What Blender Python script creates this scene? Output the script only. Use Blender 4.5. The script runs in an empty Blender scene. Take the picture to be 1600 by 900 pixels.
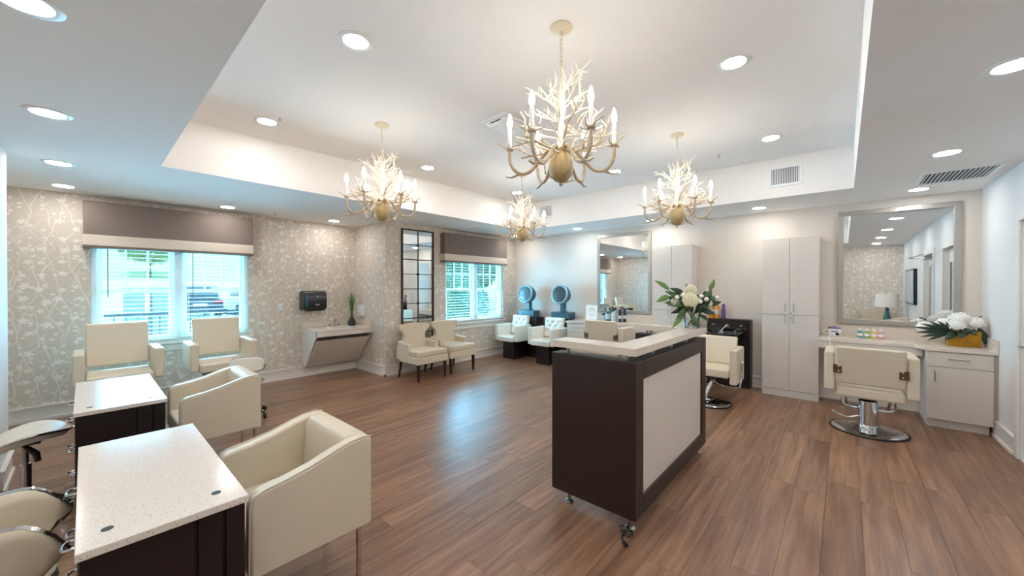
import bpy, bmesh, math, random
from math import sin, cos, pi, radians as R, sqrt
from mathutils import Vector, Matrix
random.seed(7)
S = bpy.context.scene
C = S.collection

# ------------------------------------------------------------------ camera
cam = bpy.data.cameras.new('camera'); cam.sensor_width = 36; cam.lens = 588.17/1600*36; cam.clip_start = .02; cam.clip_end = 400
co = bpy.data.objects.new('camera', cam); C.objects.link(co)
co.location = (0, 0, 1.5); co.rotation_euler = (R(90-.335), 0, R(41.37)); S.camera = co

# ------------------------------------------------------------------ world, sun, exposure
W = bpy.data.worlds.new('world'); S.world = W; W.use_nodes = True
bg = W.node_tree.nodes['Background']; bg.inputs[0].default_value = (.50, .80, 1, 1); bg.inputs[1].default_value = 1.9
sun = bpy.data.lights.new('sun', 'SUN'); sun.energy = 3.6; sun.angle = R(1.5); sun.color = (1, .98, .93)
so = bpy.data.objects.new('sun', sun); C.objects.link(so); so.rotation_euler = (R(8), R(24), 0)
for nm, lx, ly in (('daylight_fill_left', -7.25, .84), ('daylight_fill_far', -6.23, 5.36)):     # area lights added outside the two windows, standing in for daylight
    al = bpy.data.lights.new(nm, 'AREA'); al.shape = 'RECTANGLE'; al.size = 1.5; al.size_y = 1.55; al.energy = 155; al.color = (.42, .78, 1)
    ao = bpy.data.objects.new(nm, al); C.objects.link(ao); ao.location = (lx, ly, 1.25); ao.rotation_euler = (0, R(-90-33), 0)
vs = S.view_settings; vs.view_transform = 'Standard'; vs.look = 'None'; vs.gamma = 1; vs.exposure = 1.02; vs.use_curve_mapping = False
S.cycles.use_denoising = True; S.cycles.max_bounces = 16; S.cycles.diffuse_bounces = 12; S.cycles.transparent_max_bounces = 24
S.cycles.sample_clamp_indirect = 10
LAMP, BULB = 52.0, 48.0       # radiance of the recessed lenses and of the candle bulbs

# ------------------------------------------------------------------ materials
def lin(c):
    return tuple(((v/255)/12.92 if v/255 <= .04045 else (((v/255)+.055)/1.055)**2.4) for v in c)
MATS = {}
class NT:
    def __init__(s, m): s.t = m.node_tree; s.n = s.t.nodes; s.l = s.t.links
    def node(s, ty, **kw):
        n = s.n.new(ty)
        for k, v in kw.items(): setattr(n, k, v)
        return n
    def put(s, sock, v):
        if hasattr(v, 'is_linked'): s.l.new(v, sock)
        else: sock.default_value = v
    def m(s, op, a, b=0.0, c=0.0, clamp=False):
        n = s.node('ShaderNodeMath', operation=op, use_clamp=clamp)
        s.put(n.inputs[0], a); s.put(n.inputs[1], b)
        if op in ('MULTIPLY_ADD', 'SMOOTH_MIN', 'COMPARE', 'WRAP'): s.put(n.inputs[2], c)
        return n.outputs[0]
    def ramp(s, v, lo, hi, a=0.0, b=1.0):
        n = s.node('ShaderNodeMapRange', interpolation_type='SMOOTHSTEP')
        s.put(n.inputs[0], v); s.put(n.inputs[1], lo); s.put(n.inputs[2], hi); s.put(n.inputs[3], a); s.put(n.inputs[4], b)
        return n.outputs[0]
    def mix(s, f, a, b):
        n = s.node('ShaderNodeMix', data_type='RGBA'); s.put(n.inputs[0], f)
        s.put(n.inputs[6], a); s.put(n.inputs[7], b); return n.outputs[2]
    def noise(s, vec, scale, detail=3, rough=.5):
        n = s.node('ShaderNodeTexNoise'); s.put(n.inputs['Vector'], vec)
        n.inputs['Scale'].default_value = scale; n.inputs['Detail'].default_value = detail; n.inputs['Roughness'].default_value = rough
        return n.outputs[0]
    def comb(s, x, y, z):
        n = s.node('ShaderNodeCombineXYZ'); s.put(n.inputs[0], x); s.put(n.inputs[1], y); s.put(n.inputs[2], z); return n.outputs[0]
    def sep(s, v):
        n = s.node('ShaderNodeSeparateXYZ'); s.put(n.inputs[0], v); return n.outputs
def base(name):
    m = bpy.data.materials.new(name); m.use_nodes = True; MATS[name] = m
    t = NT(m); b = t.n['Principled BSDF']; return m, t, b
def mat(name, rgb, rough=.5, metal=0, var=.06, scale=6, bump=0, bscale=60, coat=0, spec=None, rgb2=None):
    """plain procedural material: colour with a soft noise variation and an optional fine relief"""
    m, t, b = base(name)
    c = (*lin(rgb), 1); c2 = (*lin(rgb2), 1) if rgb2 else (*[v*(1-var) for v in c[:3]], 1)
    p = t.node('ShaderNodeTexCoord').outputs['Object']
    t.put(b.inputs['Base Color'], t.mix(t.noise(p, scale), c, c2))
    b.inputs['Roughness'].default_value = rough; b.inputs['Metallic'].default_value = metal
    if coat: b.inputs['Coat Weight'].default_value = coat; b.inputs['Coat Roughness'].default_value = .15
    if spec is not None: b.inputs['Specular IOR Level'].default_value = spec
    if bump:
        bp = t.node('ShaderNodeBump'); bp.inputs['Strength'].default_value = bump; bp.inputs['Distance'].default_value = .003
        t.put(bp.inputs['Height'], t.noise(p, bscale, 4)); t.l.new(bp.outputs[0], b.inputs['Normal'])
    return m
def emis(name, rgb, k):
    m, t, b = base(name); b.inputs['Base Color'].default_value = (.8, .8, .8, 1)
    b.inputs['Emission Color'].default_value = (*lin(rgb), 1); b.inputs['Emission Strength'].default_value = k; return m

mat('paint', (216, 208, 199), .75, var=.02, bump=.03, bscale=220)
mat('paint_right', (222, 220, 218), .75, var=.02, bump=.03, bscale=220)
mat('ceiling_paint', (240, 237, 235), .85, var=.015)
mat('trim', (226, 219, 212), .45, var=.02)
mat('white_vinyl', (235, 238, 240), .4, var=.02)
mat('slat_white', (238, 238, 234), .5, var=.02)
mat('laminate', (214, 206, 198), .42, var=.015)
mat('laminate_edge', (178, 164, 150), .5, var=.03)
mat('leather', (217, 205, 184), .36, var=.04, bump=.08, bscale=260)
mat('leather_white', (228, 222, 210), .36, var=.03, bump=.06, bscale=260)
mat('espresso', (33, 20, 21), .38, var=.35, scale=9, bump=.04, bscale=80)
mat('desk_wood', (50, 33, 29), .42, var=.3, scale=7, bump=.04, bscale=80)
mat('desk_panel', (222, 213, 205), .4, var=.02)
mat('mahogany', (58, 20, 18), .35, var=.25)
mat('chrome', (215, 217, 220), .08, 1, var=.02)
mat('brushed', (176, 174, 170), .32, 1, var=.1, scale=30)
mat('bronze', (120, 92, 74), .4, .8, var=.15)
mat('frame_silver', (178, 174, 168), .35, .55, var=.12, scale=25)
mat('frame_black', (62, 52, 44), .5, .3, var=.3, scale=20)
mat('black', (20, 20, 24), .32, var=.2)
mat('rubber', (24, 23, 23), .6, var=.2)
mat('gloss_black', (8, 8, 10), .07, var=.1, coat=.6)
mat('dryer_shell', (58, 92, 104), .28, var=.15)  # blue-teal tint of the window light is put into this colour
mat('dryer_rim', (128, 168, 178), .3, var=.05); mat('dryer_visor', (62, 66, 70), .35, var=.15, coat=.5)
mat('taupe', (128, 114, 106), .9, var=.12, scale=90, bump=.25, bscale=300)
mat('band', (214, 200, 186), .8, var=.04, scale=40)
mat('dark_tape', (120, 108, 98), .9, var=.1)
mat('tweed', (234, 222, 200), .9, scale=150, rgb2=(176, 160, 138), bump=.25, bscale=300)
mat('bolster_black', (40, 40, 44), .3, var=.2)
mat('candle', (240, 238, 236), .5, var=.02)
mat('coral', (240, 231, 214), .6, var=.08, scale=30, bump=.15, bscale=120)
mat('coral_arm', (214, 198, 172), .6, rgb2=(156, 130, 102), scale=18, bump=.2, bscale=120)
mat('gilt', (204, 182, 134), .55, .1, rgb2=(166, 140, 92), scale=20, bump=.2, bscale=60)
mat('canopy_cream', (222, 208, 182), .5, var=.06)
mat('leaf', (84, 116, 62), .45, rgb2=(52, 84, 46), scale=9)
mat('leaf_dark', (44, 66, 44), .4, rgb2=(28, 46, 34), scale=9)
mat('leaf_pale', (112, 142, 74), .45, rgb2=(84, 118, 58), scale=12)
mat('petal', (244, 240, 220), .7, var=.1, scale=14)
mat('petal_white', (246, 244, 238), .7, var=.06, scale=18)
mat('gold', (214, 160, 42), .25, .6, rgb2=(150, 96, 22), scale=14)
mat('stem', (92, 100, 62), .6, var=.3)
mat('grass_blade', (92, 150, 58), .6, rgb2=(60, 112, 40), scale=8)
mat('teal_ceramic', (64, 112, 118), .25, var=.1)
mat('shade', (240, 234, 224), .8, var=.02)
mat('amber', (214, 148, 60), .25, var=.1)
mat('purple', (104, 76, 150), .35, var=.1)
mat('teal_bottle', (20, 104, 122), .2, var=.1)
mat('clear_plastic', (196, 206, 208), .2, var=.05)
mat('white_plastic', (236, 236, 236), .35, var=.02)
mat('lid_lilac', (120, 112, 150), .4, var=.05)
mat('polish_teal', (88, 160, 170), .2); mat('polish_green', (150, 178, 120), .2); mat('polish_yellow', (226, 196, 80), .2); mat('polish_pink', (226, 160, 178), .2)
mat('paper', (240, 240, 240), .8, var=.01); mat('ink', (90, 92, 104), .8)
mat('blue_window', (40, 110, 140), .2)
mat('picture_art', (150, 148, 152), .8, rgb2=(215, 210, 206), scale=3)
mat('asphalt', (168, 172, 174), .9, var=.12, scale=3, bump=.1)
mat('concrete', (226, 224, 216), .9, var=.08, scale=3)
mat('lawn', (142, 156, 92), .95, rgb2=(178, 184, 122), scale=.35, bump=.3, bscale=20)
mat('stucco', (214, 208, 200), .9, var=.06)
mat('utility_grey', (128, 138, 140), .6, var=.08)
mat('rail_dark', (40, 52, 54), .5, var=.1)
mat('car_paint', (60, 68, 82), .3, .3, var=.1, coat=.5); mat('car_white', (224, 226, 228), .3, var=.03, coat=.5)
mat('car_glass', (40, 62, 70), .08, var=.1); mat('tail_red', (190, 30, 40), .25); mat('bark', (100, 84, 66), .9, var=.3)
mat('hedge', (96, 138, 74), .7, rgb2=(52, 94, 50), scale=2.5)
mat('tree_leaf', (166, 176, 120), .7, rgb2=(132, 150, 92), scale=2)
emis('lens', (255, 252, 248), LAMP); emis('bulb_glow', (255, 246, 232), BULB)
m, t, b = base('mirror'); b.inputs['Metallic'].default_value = 1; b.inputs['Roughness'].default_value = .015
t.put(b.inputs['Base Color'], t.mix(t.noise(t.node('ShaderNodeTexCoord').outputs['Object'], 2), (.88, .9, .9, 1), (.86, .885, .89, 1)))
def glassy(name, tint, gl=.06):
    m, t, b = base(name); o = t.n['Material Output']
    tr = t.node('ShaderNodeBsdfTransparent'); tr.inputs[0].default_value = (*tint, 1)
    g = t.node('ShaderNodeBsdfGlossy'); g.inputs['Roughness'].default_value = .02
    lw = t.node('ShaderNodeLayerWeight'); lw.inputs[0].default_value = .25
    f = t.m('MULTIPLY_ADD', lw.outputs['Fresnel'], .8, gl, clamp=True)
    mx = t.node('ShaderNodeMixShader'); t.put(mx.inputs[0], f); t.l.new(tr.outputs[0], mx.inputs[1]); t.l.new(g.outputs[0], mx.inputs[2])
    t.l.new(mx.outputs[0], o.inputs[0]); return m
glassy('pane', (.70, .92, 1.0)); glassy('clear_glass', (.95, .97, .97), .05)

# quartz: white with tan and grey flecks
def quartz(name, rgb, fleck):
    m, t, b = base(name); p = t.node('ShaderNodeTexCoord').outputs['Object']
    v = t.node('ShaderNodeTexVoronoi'); t.put(v.inputs['Vector'], p); v.inputs['Scale'].default_value = 150
    r = t.sep(v.outputs['Color'])[0]
    f = t.m('MULTIPLY', t.ramp(v.outputs['Distance'], .42, .2), t.m('GREATER_THAN', r, .72))
    t.put(b.inputs['Base Color'], t.mix(t.m('MULTIPLY', f, .8), (*lin(rgb), 1), (*lin(fleck), 1)))
    b.inputs['Roughness'].default_value = .13
quartz('quartz', (226, 218, 210), (176, 158, 142)); quartz('counter_stone', (220, 208, 196), (190, 176, 160))

# the wallpaper: pale branches with blossoms printed on taupe
m, t, b = base('wallpaper')
pos = t.sep(t.node('ShaderNodeNewGeometry').outputs['Position'])
u = t.m('ADD', pos[0], pos[1]); v = pos[2]; uv = t.comb(u, v, 0.0)
wob = t.m('SUBTRACT', t.noise(uv, 2.2, 2), .5); wob2 = t.m('SUBTRACT', t.noise(t.comb(v, u, 3.7), 3.1, 2), .5)
lines = None
for sp, sl, ph, wb, wd, gate in ((.15, .26, .0, wob, .0036, .28), (.19, -.36, .37, wob2, .0036, .32), (.13, -.75, .11, wob, .0026, .5), (.14, .7, .61, wob2, .0026, .5)):
    c = t.m('MULTIPLY_ADD', v, sl, t.m('MULTIPLY_ADD', wb, .30, u)); c = t.m('ADD', t.m('DIVIDE', c, sp), ph)
    d = t.m('MULTIPLY', t.m('ABSOLUTE', t.m('SUBTRACT', t.m('FRACT', c), .5)), sp)
    ln = t.m('MULTIPLY', t.ramp(d, wd*1.7, wd*.7), t.ramp(t.noise(t.comb(t.m('FLOOR', c), t.m('MULTIPLY', v, 2.6), sp), 1.0, 1), gate, gate+.05))
    lines = ln if lines is None else t.m('MAXIMUM', lines, ln)
flo = None
for sc_, rad, cut, pet in ((7.6, .040, .42, 2.5), (13.0, .020, .5, 2.0)):
    vo = t.node('ShaderNodeTexVoronoi', voronoi_dimensions='2D'); t.put(vo.inputs['Vector'], uv); vo.inputs['Scale'].default_value = sc_; vo.inputs['Randomness'].default_value = .85
    pp = t.sep(vo.outputs['Position']); cx, cy = t.m('SUBTRACT', u, pp[0]), t.m('SUBTRACT', v, pp[1])
    rr = t.m('SQRT', t.m('ADD', t.m('MULTIPLY', cx, cx), t.m('MULTIPLY', t.m('MULTIPLY', cy, cy), 1.7)))
    rc = t.sep(vo.outputs['Color']); th = t.m('ADD', t.m('ARCTAN2', cy, cx), t.m('MULTIPLY', rc[1], 6.28))
    edge = t.m('MULTIPLY', t.m('MULTIPLY_ADD', t.m('ABSOLUTE', t.m('COSINE', t.m('MULTIPLY', th, pet))), .62, .36), t.m('MULTIPLY_ADD', rc[2], .4*rad, rad*.75))
    rr = t.m('ADD', rr, t.m('MULTIPLY', t.m('SUBTRACT', t.noise(uv, 60, 2), .5), .016))
    f = t.m('MULTIPLY', t.ramp(t.m('SUBTRACT', rr, edge), .004, -.002), t.m('GREATER_THAN', rc[0], cut))
    flo = f if flo is None else t.m('MAXIMUM', flo, f)
bgc = t.mix(t.noise(t.comb(t.m('MULTIPLY', u, 6), v, 0.0), 30, 2), (*lin((208, 196, 183)), 1), (*lin((200, 188, 175)), 1))
c1 = t.mix(t.m('MULTIPLY', lines, .7), bgc, (*lin((232, 224, 213)), 1))
c2 = t.mix(t.m('MULTIPLY', flo, .68), c1, (*lin((240, 235, 230)), 1))
t.put(b.inputs['Base Color'], c2); b.inputs['Roughness'].default_value = .6

# floor planks: grain along the plank, a tone of its own for every plank
m, t, b = base('plank'); g = t.node('ShaderNodeNewGeometry').outputs['Position']; s_ = t.sep(g)
rnd = t.node('ShaderNodeObjectInfo').outputs['Random']
gv = t.comb(t.m('MULTIPLY', s_[0], 22), t.m('MULTIPLY', s_[1], 1.3), t.m('MULTIPLY', rnd, 40))
n1 = t.noise(gv, 1.0, 5, .6); n2 = t.noise(t.comb(t.m('MULTIPLY', s_[0], 110), t.m('MULTIPLY', s_[1], 4), t.m('MULTIPLY', rnd, 11)), 1.0, 3)
gcol = t.mix(t.ramp(n1, .3, .72), (*lin((116, 83, 64)), 1), (*lin((157, 119, 93)), 1))
gcol = t.mix(t.m('MULTIPLY', t.ramp(n2, .52, .75), .35), gcol, (*lin((92, 66, 52)), 1))
tone = t.m('MULTIPLY_ADD', rnd, .34, .82); vm = t.node('ShaderNodeVectorMath', operation='SCALE'); t.put(vm.inputs[0], gcol); t.put(vm.inputs['Scale'], tone)
t.put(b.inputs['Base Color'], vm.outputs[0]); t.put(b.inputs['Roughness'], t.m('MULTIPLY_ADD', n2, .14, .27))
bp = t.node('ShaderNodeBump'); bp.inputs['Strength'].default_value = .08; bp.inputs['Distance'].default_value = .002; t.put(bp.inputs['Height'], n2); t.l.new(bp.outputs[0], b.inputs['Normal'])

# ------------------------------------------------------------------ mesh helpers
class MB:
    """collects shapes; build() links them as ONE mesh object"""
    def __init__(s): s.v = []; s.f = []
    def add(s, vs, fs):
        o = len(s.v); s.v += [tuple(p) for p in vs]; s.f += [tuple(i+o for i in f) for f in fs]; return s
    def box(s, x0, x1, y0, y1, z0, z1):
        return s.add([(x, y, z) for z in (z0, z1) for y in (y0, y1) for x in (x0, x1)],
                     [(0, 2, 3, 1), (4, 5, 7, 6), (0, 1, 5, 4), (2, 6, 7, 3), (0, 4, 6, 2), (1, 3, 7, 5)])
    def obox(s, M, x, y, z):      # box of half sizes x,y,z placed by a matrix
        a = MB().box(-x, x, -y, y, -z, z); return s.add([M @ Vector(p) for p in a.v], a.f)
    def prism(s, pts, axis, a, b):
        n = len(pts); f3 = {'x': lambda p, d: (d, p[0], p[1]), 'y': lambda p, d: (p[0], d, p[1]), 'z': lambda p, d: (p[0], p[1], d)}[axis]
        vs = [f3(p, a) for p in pts] + [f3(p, b) for p in pts]
        return s.add(vs, [tuple(range(n))[::-1], tuple(range(n, 2*n))] + [(i, (i+1) % n, n+(i+1) % n, n+i) for i in range(n)])
    def tube(s, pts, r, seg=8, cap=True):
        pts = [Vector(p) for p in pts]; n = len(pts); rs = r if isinstance(r, (list, tuple)) else [r]*n; vs = []; fs = []
        d0 = (pts[1]-pts[0]).normalized(); up = Vector((0, 0, 1)) if abs(d0.z) < .9 else Vector((1, 0, 0)); a = d0.cross(up).normalized()
        for i, p in enumerate(pts):
            d = (pts[min(i+1, n-1)]-pts[max(i-1, 0)]).normalized(); a = (a-d*a.dot(d)).normalized(); b_ = d.cross(a)
            vs += [p+(a*cos(2*pi*k/seg)+b_*sin(2*pi*k/seg))*rs[i] for k in range(seg)]
        for i in range(n-1):
            fs += [(i*seg+k, i*seg+(k+1) % seg, (i+1)*seg+(k+1) % seg, (i+1)*seg+k) for k in range(seg)]
        if cap: fs += [tuple(range(seg))[::-1], tuple(range((n-1)*seg, n*seg))]
        return s.add(vs, fs)
    def lathe(s, prof, c=(0, 0, 0), seg=24, M=None):
        vs = []; n = len(prof)
        for r, z in prof: vs += [Vector((r*cos(2*pi*k/seg), r*sin(2*pi*k/seg), z)) for k in range(seg)]
        if M is not None: vs = [M @ p for p in vs]
        vs = [p+Vector(c) for p in vs]
        fs = [(i*seg+k, i*seg+(k+1) % seg, (i+1)*seg+(k+1) % seg, (i+1)*seg+k) for i in range(n-1) for k in range(seg)]
        fs += [tuple(range(seg))[::-1], tuple(range((n-1)*seg, n*seg))]
        return s.add(vs, fs)
    def ball(s, c, r, seg=12, sq=1):
        k = max(5, seg//2+1); return s.lathe([(max(r*sin(pi*i/k), r*.02), -r*cos(pi*i/k)*sq) for i in range(k+1)], c, seg)
    def disc(s, c, r, seg=24):
        return s.add([(c[0]+r*cos(2*pi*k/seg), c[1]+r*sin(2*pi*k/seg), c[2]) for k in range(seg)], [tuple(range(seg))])
    def build(s, name, mt, parent=None, bevel=0, smooth=False, seg=2, thick=0, **tg):
        me = bpy.data.meshes.new(name); me.from_pydata(s.v, [], s.f); me.update()
        bm = bmesh.new(); bm.from_mesh(me); bmesh.ops.recalc_face_normals(bm, faces=bm.faces); bm.to_mesh(me); bm.free()
        me.materials.append(MATS[mt]); o = bpy.data.objects.new(name, me); C.objects.link(o)
        if parent: o.parent = parent
        if thick: md = o.modifiers.new('solid', 'SOLIDIFY'); md.thickness = thick; md.offset = 0
        if bevel:
            md = o.modifiers.new('bevel', 'BEVEL'); md.width = bevel; md.segments = seg; md.limit_method = 'ANGLE'; md.angle_limit = R(35); md.harden_normals = True
            smooth = True
        if smooth:
            me.polygons.foreach_set('use_smooth', [True]*len(me.polygons))
            if not bevel:
                bm = bmesh.new(); bm.from_mesh(me)
                for e in bm.edges:
                    if len(e.link_faces) == 2 and e.calc_face_angle(0) > R(42): e.smooth = False
                bm.to_mesh(me); bm.free()
        for k, val in tg.items(): o[k] = val
        return o
def tag(o, label, cat, group=None):
    o['label'] = label; o['category'] = cat
    if group: o['group'] = group
    return o
def thing(name, label, cat, loc=(0, 0, 0), rz=0, group=None):
    o = bpy.data.objects.new(name, None); C.objects.link(o); o.location = loc; o.rotation_euler = (0, 0, rz); o.empty_display_size = .1
    return tag(o, label, cat, group)
def copy_tree(o, parent=None):
    c = o.copy(); C.objects.link(c); c.parent = parent
    for ch in list(o.children): copy_tree(ch, c)
    return c
def struct(name, mb, mt, parent=None, **kw):
    o = mb.build(name, mt, parent, **kw)
    if not parent: o['kind'] = 'structure'
    return o
def sempty(name, loc=(0, 0, 0), rz=0):
    o = bpy.data.objects.new(name, None); C.objects.link(o); o.location = loc; o.rotation_euler = (0, 0, rz); o['kind'] = 'structure'; return o
def smooth_pts(p, n=6):   # Catmull-Rom through the points
    p = [Vector(q) for q in p]; out = []
    for i in range(len(p)-1):
        a, b_, c, d = p[max(i-1, 0)], p[i], p[i+1], p[min(i+2, len(p)-1)]
        for k in range(n):
            s = k/n; out.append(.5*((2*b_)+(c-a)*s+(2*a-5*b_+4*c-d)*s*s+(3*b_-a-3*c+d)*s**3))
    return out+[p[-1]]

# ------------------------------------------------------------------ the room (camera stands at x=0, y=0)
XL, XF, XR, YB, YR, YF, ZC, ZT = -6.72, -5.70, 1.15, 6.57, 3.29, -.78, 2.57, 3.045
T = .16
f = struct('floor', MB().box(XL, XR, YF, YB, -.05, -.013), 'espresso')
pm = MB().box(0, 1, 0, 1, 0, 1).build('plank', 'plank', f); pmesh = pm.data; bpy.data.objects.remove(pm)
PW, PL = .181, 1.24
def row(x0, x1, ya, yb):
    y = ya-random.random()*PL*.9
    while y < yb:
        a, b_ = max(y, ya), min(y+PL, yb)
        if b_-a > .02:
            o = bpy.data.objects.new('plank', pmesh); C.objects.link(o); o.parent = f
            o.location = (x0+.0007, a+.0007, -.013); o.scale = (x1-x0-.0014, b_-a-.0014, .013)
        y += PL
x = XF
while x < XR-.01: row(x, min(x+PW, XR), YF, YB); x += PW
x = XF
while x > XL+.01: row(max(x-PW, XL), x, YF, YR); x -= PW
def holed(x0, x1, y0, y1, z0, z1, axis, holes):
    """a wall box with rectangular holes (a,b,z0,z1) along its length axis"""
    mb = MB(); cuts = sorted(holes); p = y0 if axis == 'y' else x0; e = y1 if axis == 'y' else x1
    def seg(a, b_, c, d):
        if b_-a < 1e-4 or d-c < 1e-4: return
        mb.box(x0, x1, a, b_, c, d) if axis == 'y' else mb.box(a, b_, y0, y1, c, d)
    for a, b_, c, d in cuts: seg(p, a, z0, z1); seg(a, b_, z0, c); seg(a, b_, d, z1); p = b_
    seg(p, e, z0, z1); return mb
W1 = (.05, 1.63, .76, 2.12); W2 = (4.55, 6.17, .76, 2.12)
struct('wall_left', holed(XL-T, XL, YF, YR+.001, -.05, ZC, 'y', [W1]), 'wallpaper')
struct('wall_left_return', MB().box(XL-T, XF-T, YR, YR+T, -.05, ZC), 'wallpaper')
struct('wall_left_far', holed(XF-T, XF, YR, YB, -.05, ZC, 'y', [W2]), 'wallpaper')
struct('wall_back', MB().box(XF-T, XR+T, YB, YB+T, -.05, ZC), 'paint')
D1 = (2.62, 3.58, 0, 2.06); D2 = (4.42, 5.33, 0, 2.06)
struct('wall_right', holed(XR, XR+T, YF-T, YB, -.05, ZC, 'y', [D1, D2]), 'paint_right')
struct('wall_front', MB().box(XL-T, XR, YF-T, YF, -.05, ZC), 'wallpaper')
struct('wall_pier', MB().box(-5.04, -4.55, YF, -.41, 0, ZC), 'paint_right')
TX0, TX1, TY0, TY1 = -4.58, .08, .455, 5.56
cl = MB()
cl.box(XL-T, TX0, YF-T, YR+T, ZC, ZC+.1).box(XF-T, TX0, YR+T, YB+T, ZC, ZC+.1).box(TX1, XR+T, YF-T, YB+T, ZC, ZC+.1)
cl.box(TX0, TX1, YF-T, TY0, ZC, ZC+.1).box(TX0, TX1, TY1, YB+T, ZC, ZC+.1)
cl.box(TX0-.1, TX0, TY0-.1, TY1+.1, ZC+.1, ZT).box(TX1, TX1+.1, TY0-.1, TY1+.1, ZC+.1, ZT).box(TX0, TX1, TY0-.1, TY0, ZC+.1, ZT).box(TX0, TX1, TY1, TY1+.1, ZC+.1, ZT)
cl.box(TX0-.1, TX1+.1, TY0-.1, TY1+.1, ZT, ZT+.1)
struct('ceiling', cl, 'ceiling_paint')
def baseboard(name, runs):
    mb = MB()
    for (ax, p, s, a, b_) in runs:   # axis of run, wall plane, side of the room, from, to
        for d, z0, z1 in ((.016, .0, .145), (.026, .145, .165), (.03, 0, .028)):
            lo, hi = (p, p+s*d) if s > 0 else (p+s*d, p)
            mb.box(lo, hi, a, b_, z0, z1) if ax == 'y' else mb.box(a, b_, lo, hi, z0, z1)
    return struct(name, mb, 'trim')
baseboard('baseboard_left', [('y', XL, 1, YF, YR)])
baseboard('baseboard_left_return', [('x', YR, -1, XL, XF+.03)])
baseboard('baseboard_left_far', [('y', XF, 1, YR-.03, YB)])
baseboard('baseboard_back', [('x', YB, -1, XF, XR)])
baseboard('baseboard_right', [('y', XR, -1, D2[1]+.1, YB), ('y', XR, -1, D1[1]+.1, D2[0]-.1), ('y', XR, -1, YF, D1[0]-.1)])
baseboard('baseboard_front', [('x', YF, 1, XL, -5.04), ('x', YF, 1, -4.55, XR)])
baseboard('baseboard_pier', [('x', -.41, 1, -5.07, -4.52), ('y', -5.04, -1, YF, -.41), ('y', -4.55, 1, YF, -.41)])

# ------------------------------------------------------------------ windows
def window(name, xw, w):
    y0, y1, z0, z1 = w; e = sempty(name, (xw, 0, 0)); d0, d1 = -T+.02, -.03
    ym = (y0+y1)/2; zm = 1.43
    MB().box(d0, d1, y0, y0+.05, z0, z1).box(d0, d1, y1-.05, y1, z0, z1).box(d0, d1, y0+.05, y1-.05, z1-.05, z1).box(d0, d1, y0+.05, y1-.05, z0, z0+.05).box(d0, d1, ym-.045, ym+.045, z0+.05, z1-.05).build('window_frame', 'white_vinyl', e, bevel=.004)
    MB().box(-.04, .045, y0-.06, y1+.06, z0-.03, z0+.005).build('window_sill', 'trim', e, bevel=.006)
    MB().box(0, .018, y0-.03, y1+.03, z0-.12, z0-.03).build('sill_apron', 'trim', e, bevel=.004)
    for a, b_ in ((y0+.05, ym-.045), (ym+.045, y1-.05)):
        for lo, hi, xx, up in ((z0+.05, zm+.02, -.075, 0), (zm-.02, z1-.05, -.11, 1)):
            s = MB().box(xx-.015, xx+.015, a, a+.045, lo, hi).box(xx-.015, xx+.015, b_-.045, b_, lo, hi).box(xx-.015, xx+.015, a+.045, b_-.045, lo, lo+.045).box(xx-.015, xx+.015, a+.045, b_-.045, hi-.045, hi).build('sash', 'white_vinyl', e, bevel=.003)
            MB().box(xx-.003, xx+.003, a+.04, b_-.04, lo+.04, hi-.04).build('pane', 'pane', s)
            if up:
                for k in (1, 2):
                    yy = a+.045+(b_-a-.09)*k/3; MB().box(xx-.008, xx+.008, yy-.009, yy+.009, lo+.045, hi-.045).build('muntin', 'white_vinyl', s)
                zz = (lo+hi)/2; MB().box(xx-.007, xx+.007, a+.045, b_-.045, zz-.009, zz+.009).build('muntin', 'white_vinyl', s)
        MB().box(-.06, -.035, (a+b_)/2-.03, (a+b_)/2+.03, zm+.02, zm+.045).build('sash_lock', 'white_vinyl', e, bevel=.003)
window('window_1', XL, W1); window('window_2', XF, W2)
sl = MB()
hw = .024
for k in range(4):    # a slat is slightly crowned
    a0, a1 = -1+k*.5, -1+(k+1)*.5; z0, z1 = .0015*(1-a0*a0), .0015*(1-a1*a1)
    sl.add([(a0*hw, 0, z0), (a1*hw, 0, z1), (a1*hw, 1, z1), (a0*hw, 1, z0), (a0*hw, 0, z0-.002), (a1*hw, 0, z1-.002), (a1*hw, 1, z1-.002), (a0*hw, 1, z0-.002)],
           [(0, 1, 2, 3), (4, 7, 6, 5), (0, 4, 5, 1), (3, 2, 6, 7)]+([(0, 3, 7, 4)] if k == 0 else [])+([(1, 5, 6, 2)] if k == 3 else []))
so_ = sl.build('slat', 'slat_white'); slm = so_.data; bpy.data.objects.remove(so_)
def blind(xw, a, b_, label, zlo):
    e = thing('window_blind', label, 'blind', (xw+.0, a, 0), 0, 'white horizontal window blinds')
    z = zlo+.05; n = 0
    while z < 2.06:
        o = bpy.data.objects.new('slat', slm); C.objects.link(o); o.parent = e; o.location = (.0, .004, z); o.scale = (1, b_-a-.008, 1); z += .0535
    MB().box(-.026, .026, .004, b_-a-.004, zlo, zlo+.018).build('bottom_rail', 'slat_white', e, bevel=.003)
    MB().box(-.03, .03, .002, b_-a-.002, 2.06, 2.11).build('head_rail', 'slat_white', e, bevel=.003)
    for k in (.12, .88):
        yy = (b_-a)*k; MB().box(.0262, .0275, yy-.001, yy+.001, zlo, 2.06).box(-.0275, -.0262, yy-.001, yy+.001, zlo, 2.06).build('ladder_cord', 'slat_white', e)
    MB().tube([(.035, (b_-a)*.17, 2.08), (.036, (b_-a)*.17, 1.36)], .0045, 6).build('tilt_wand', 'rail_dark', e)
    return e
blind(XL, .055, .83, 'white slatted blind over the window half behind the leftmost beige armchair', .79)
blind(XL, .85, 1.625, 'white slatted blind with the parked dark car behind it', .80)
blind(XF, 4.555, 5.35, 'white slatted blind nearest the tall black-framed mirror, hedge behind it', .80)
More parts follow.
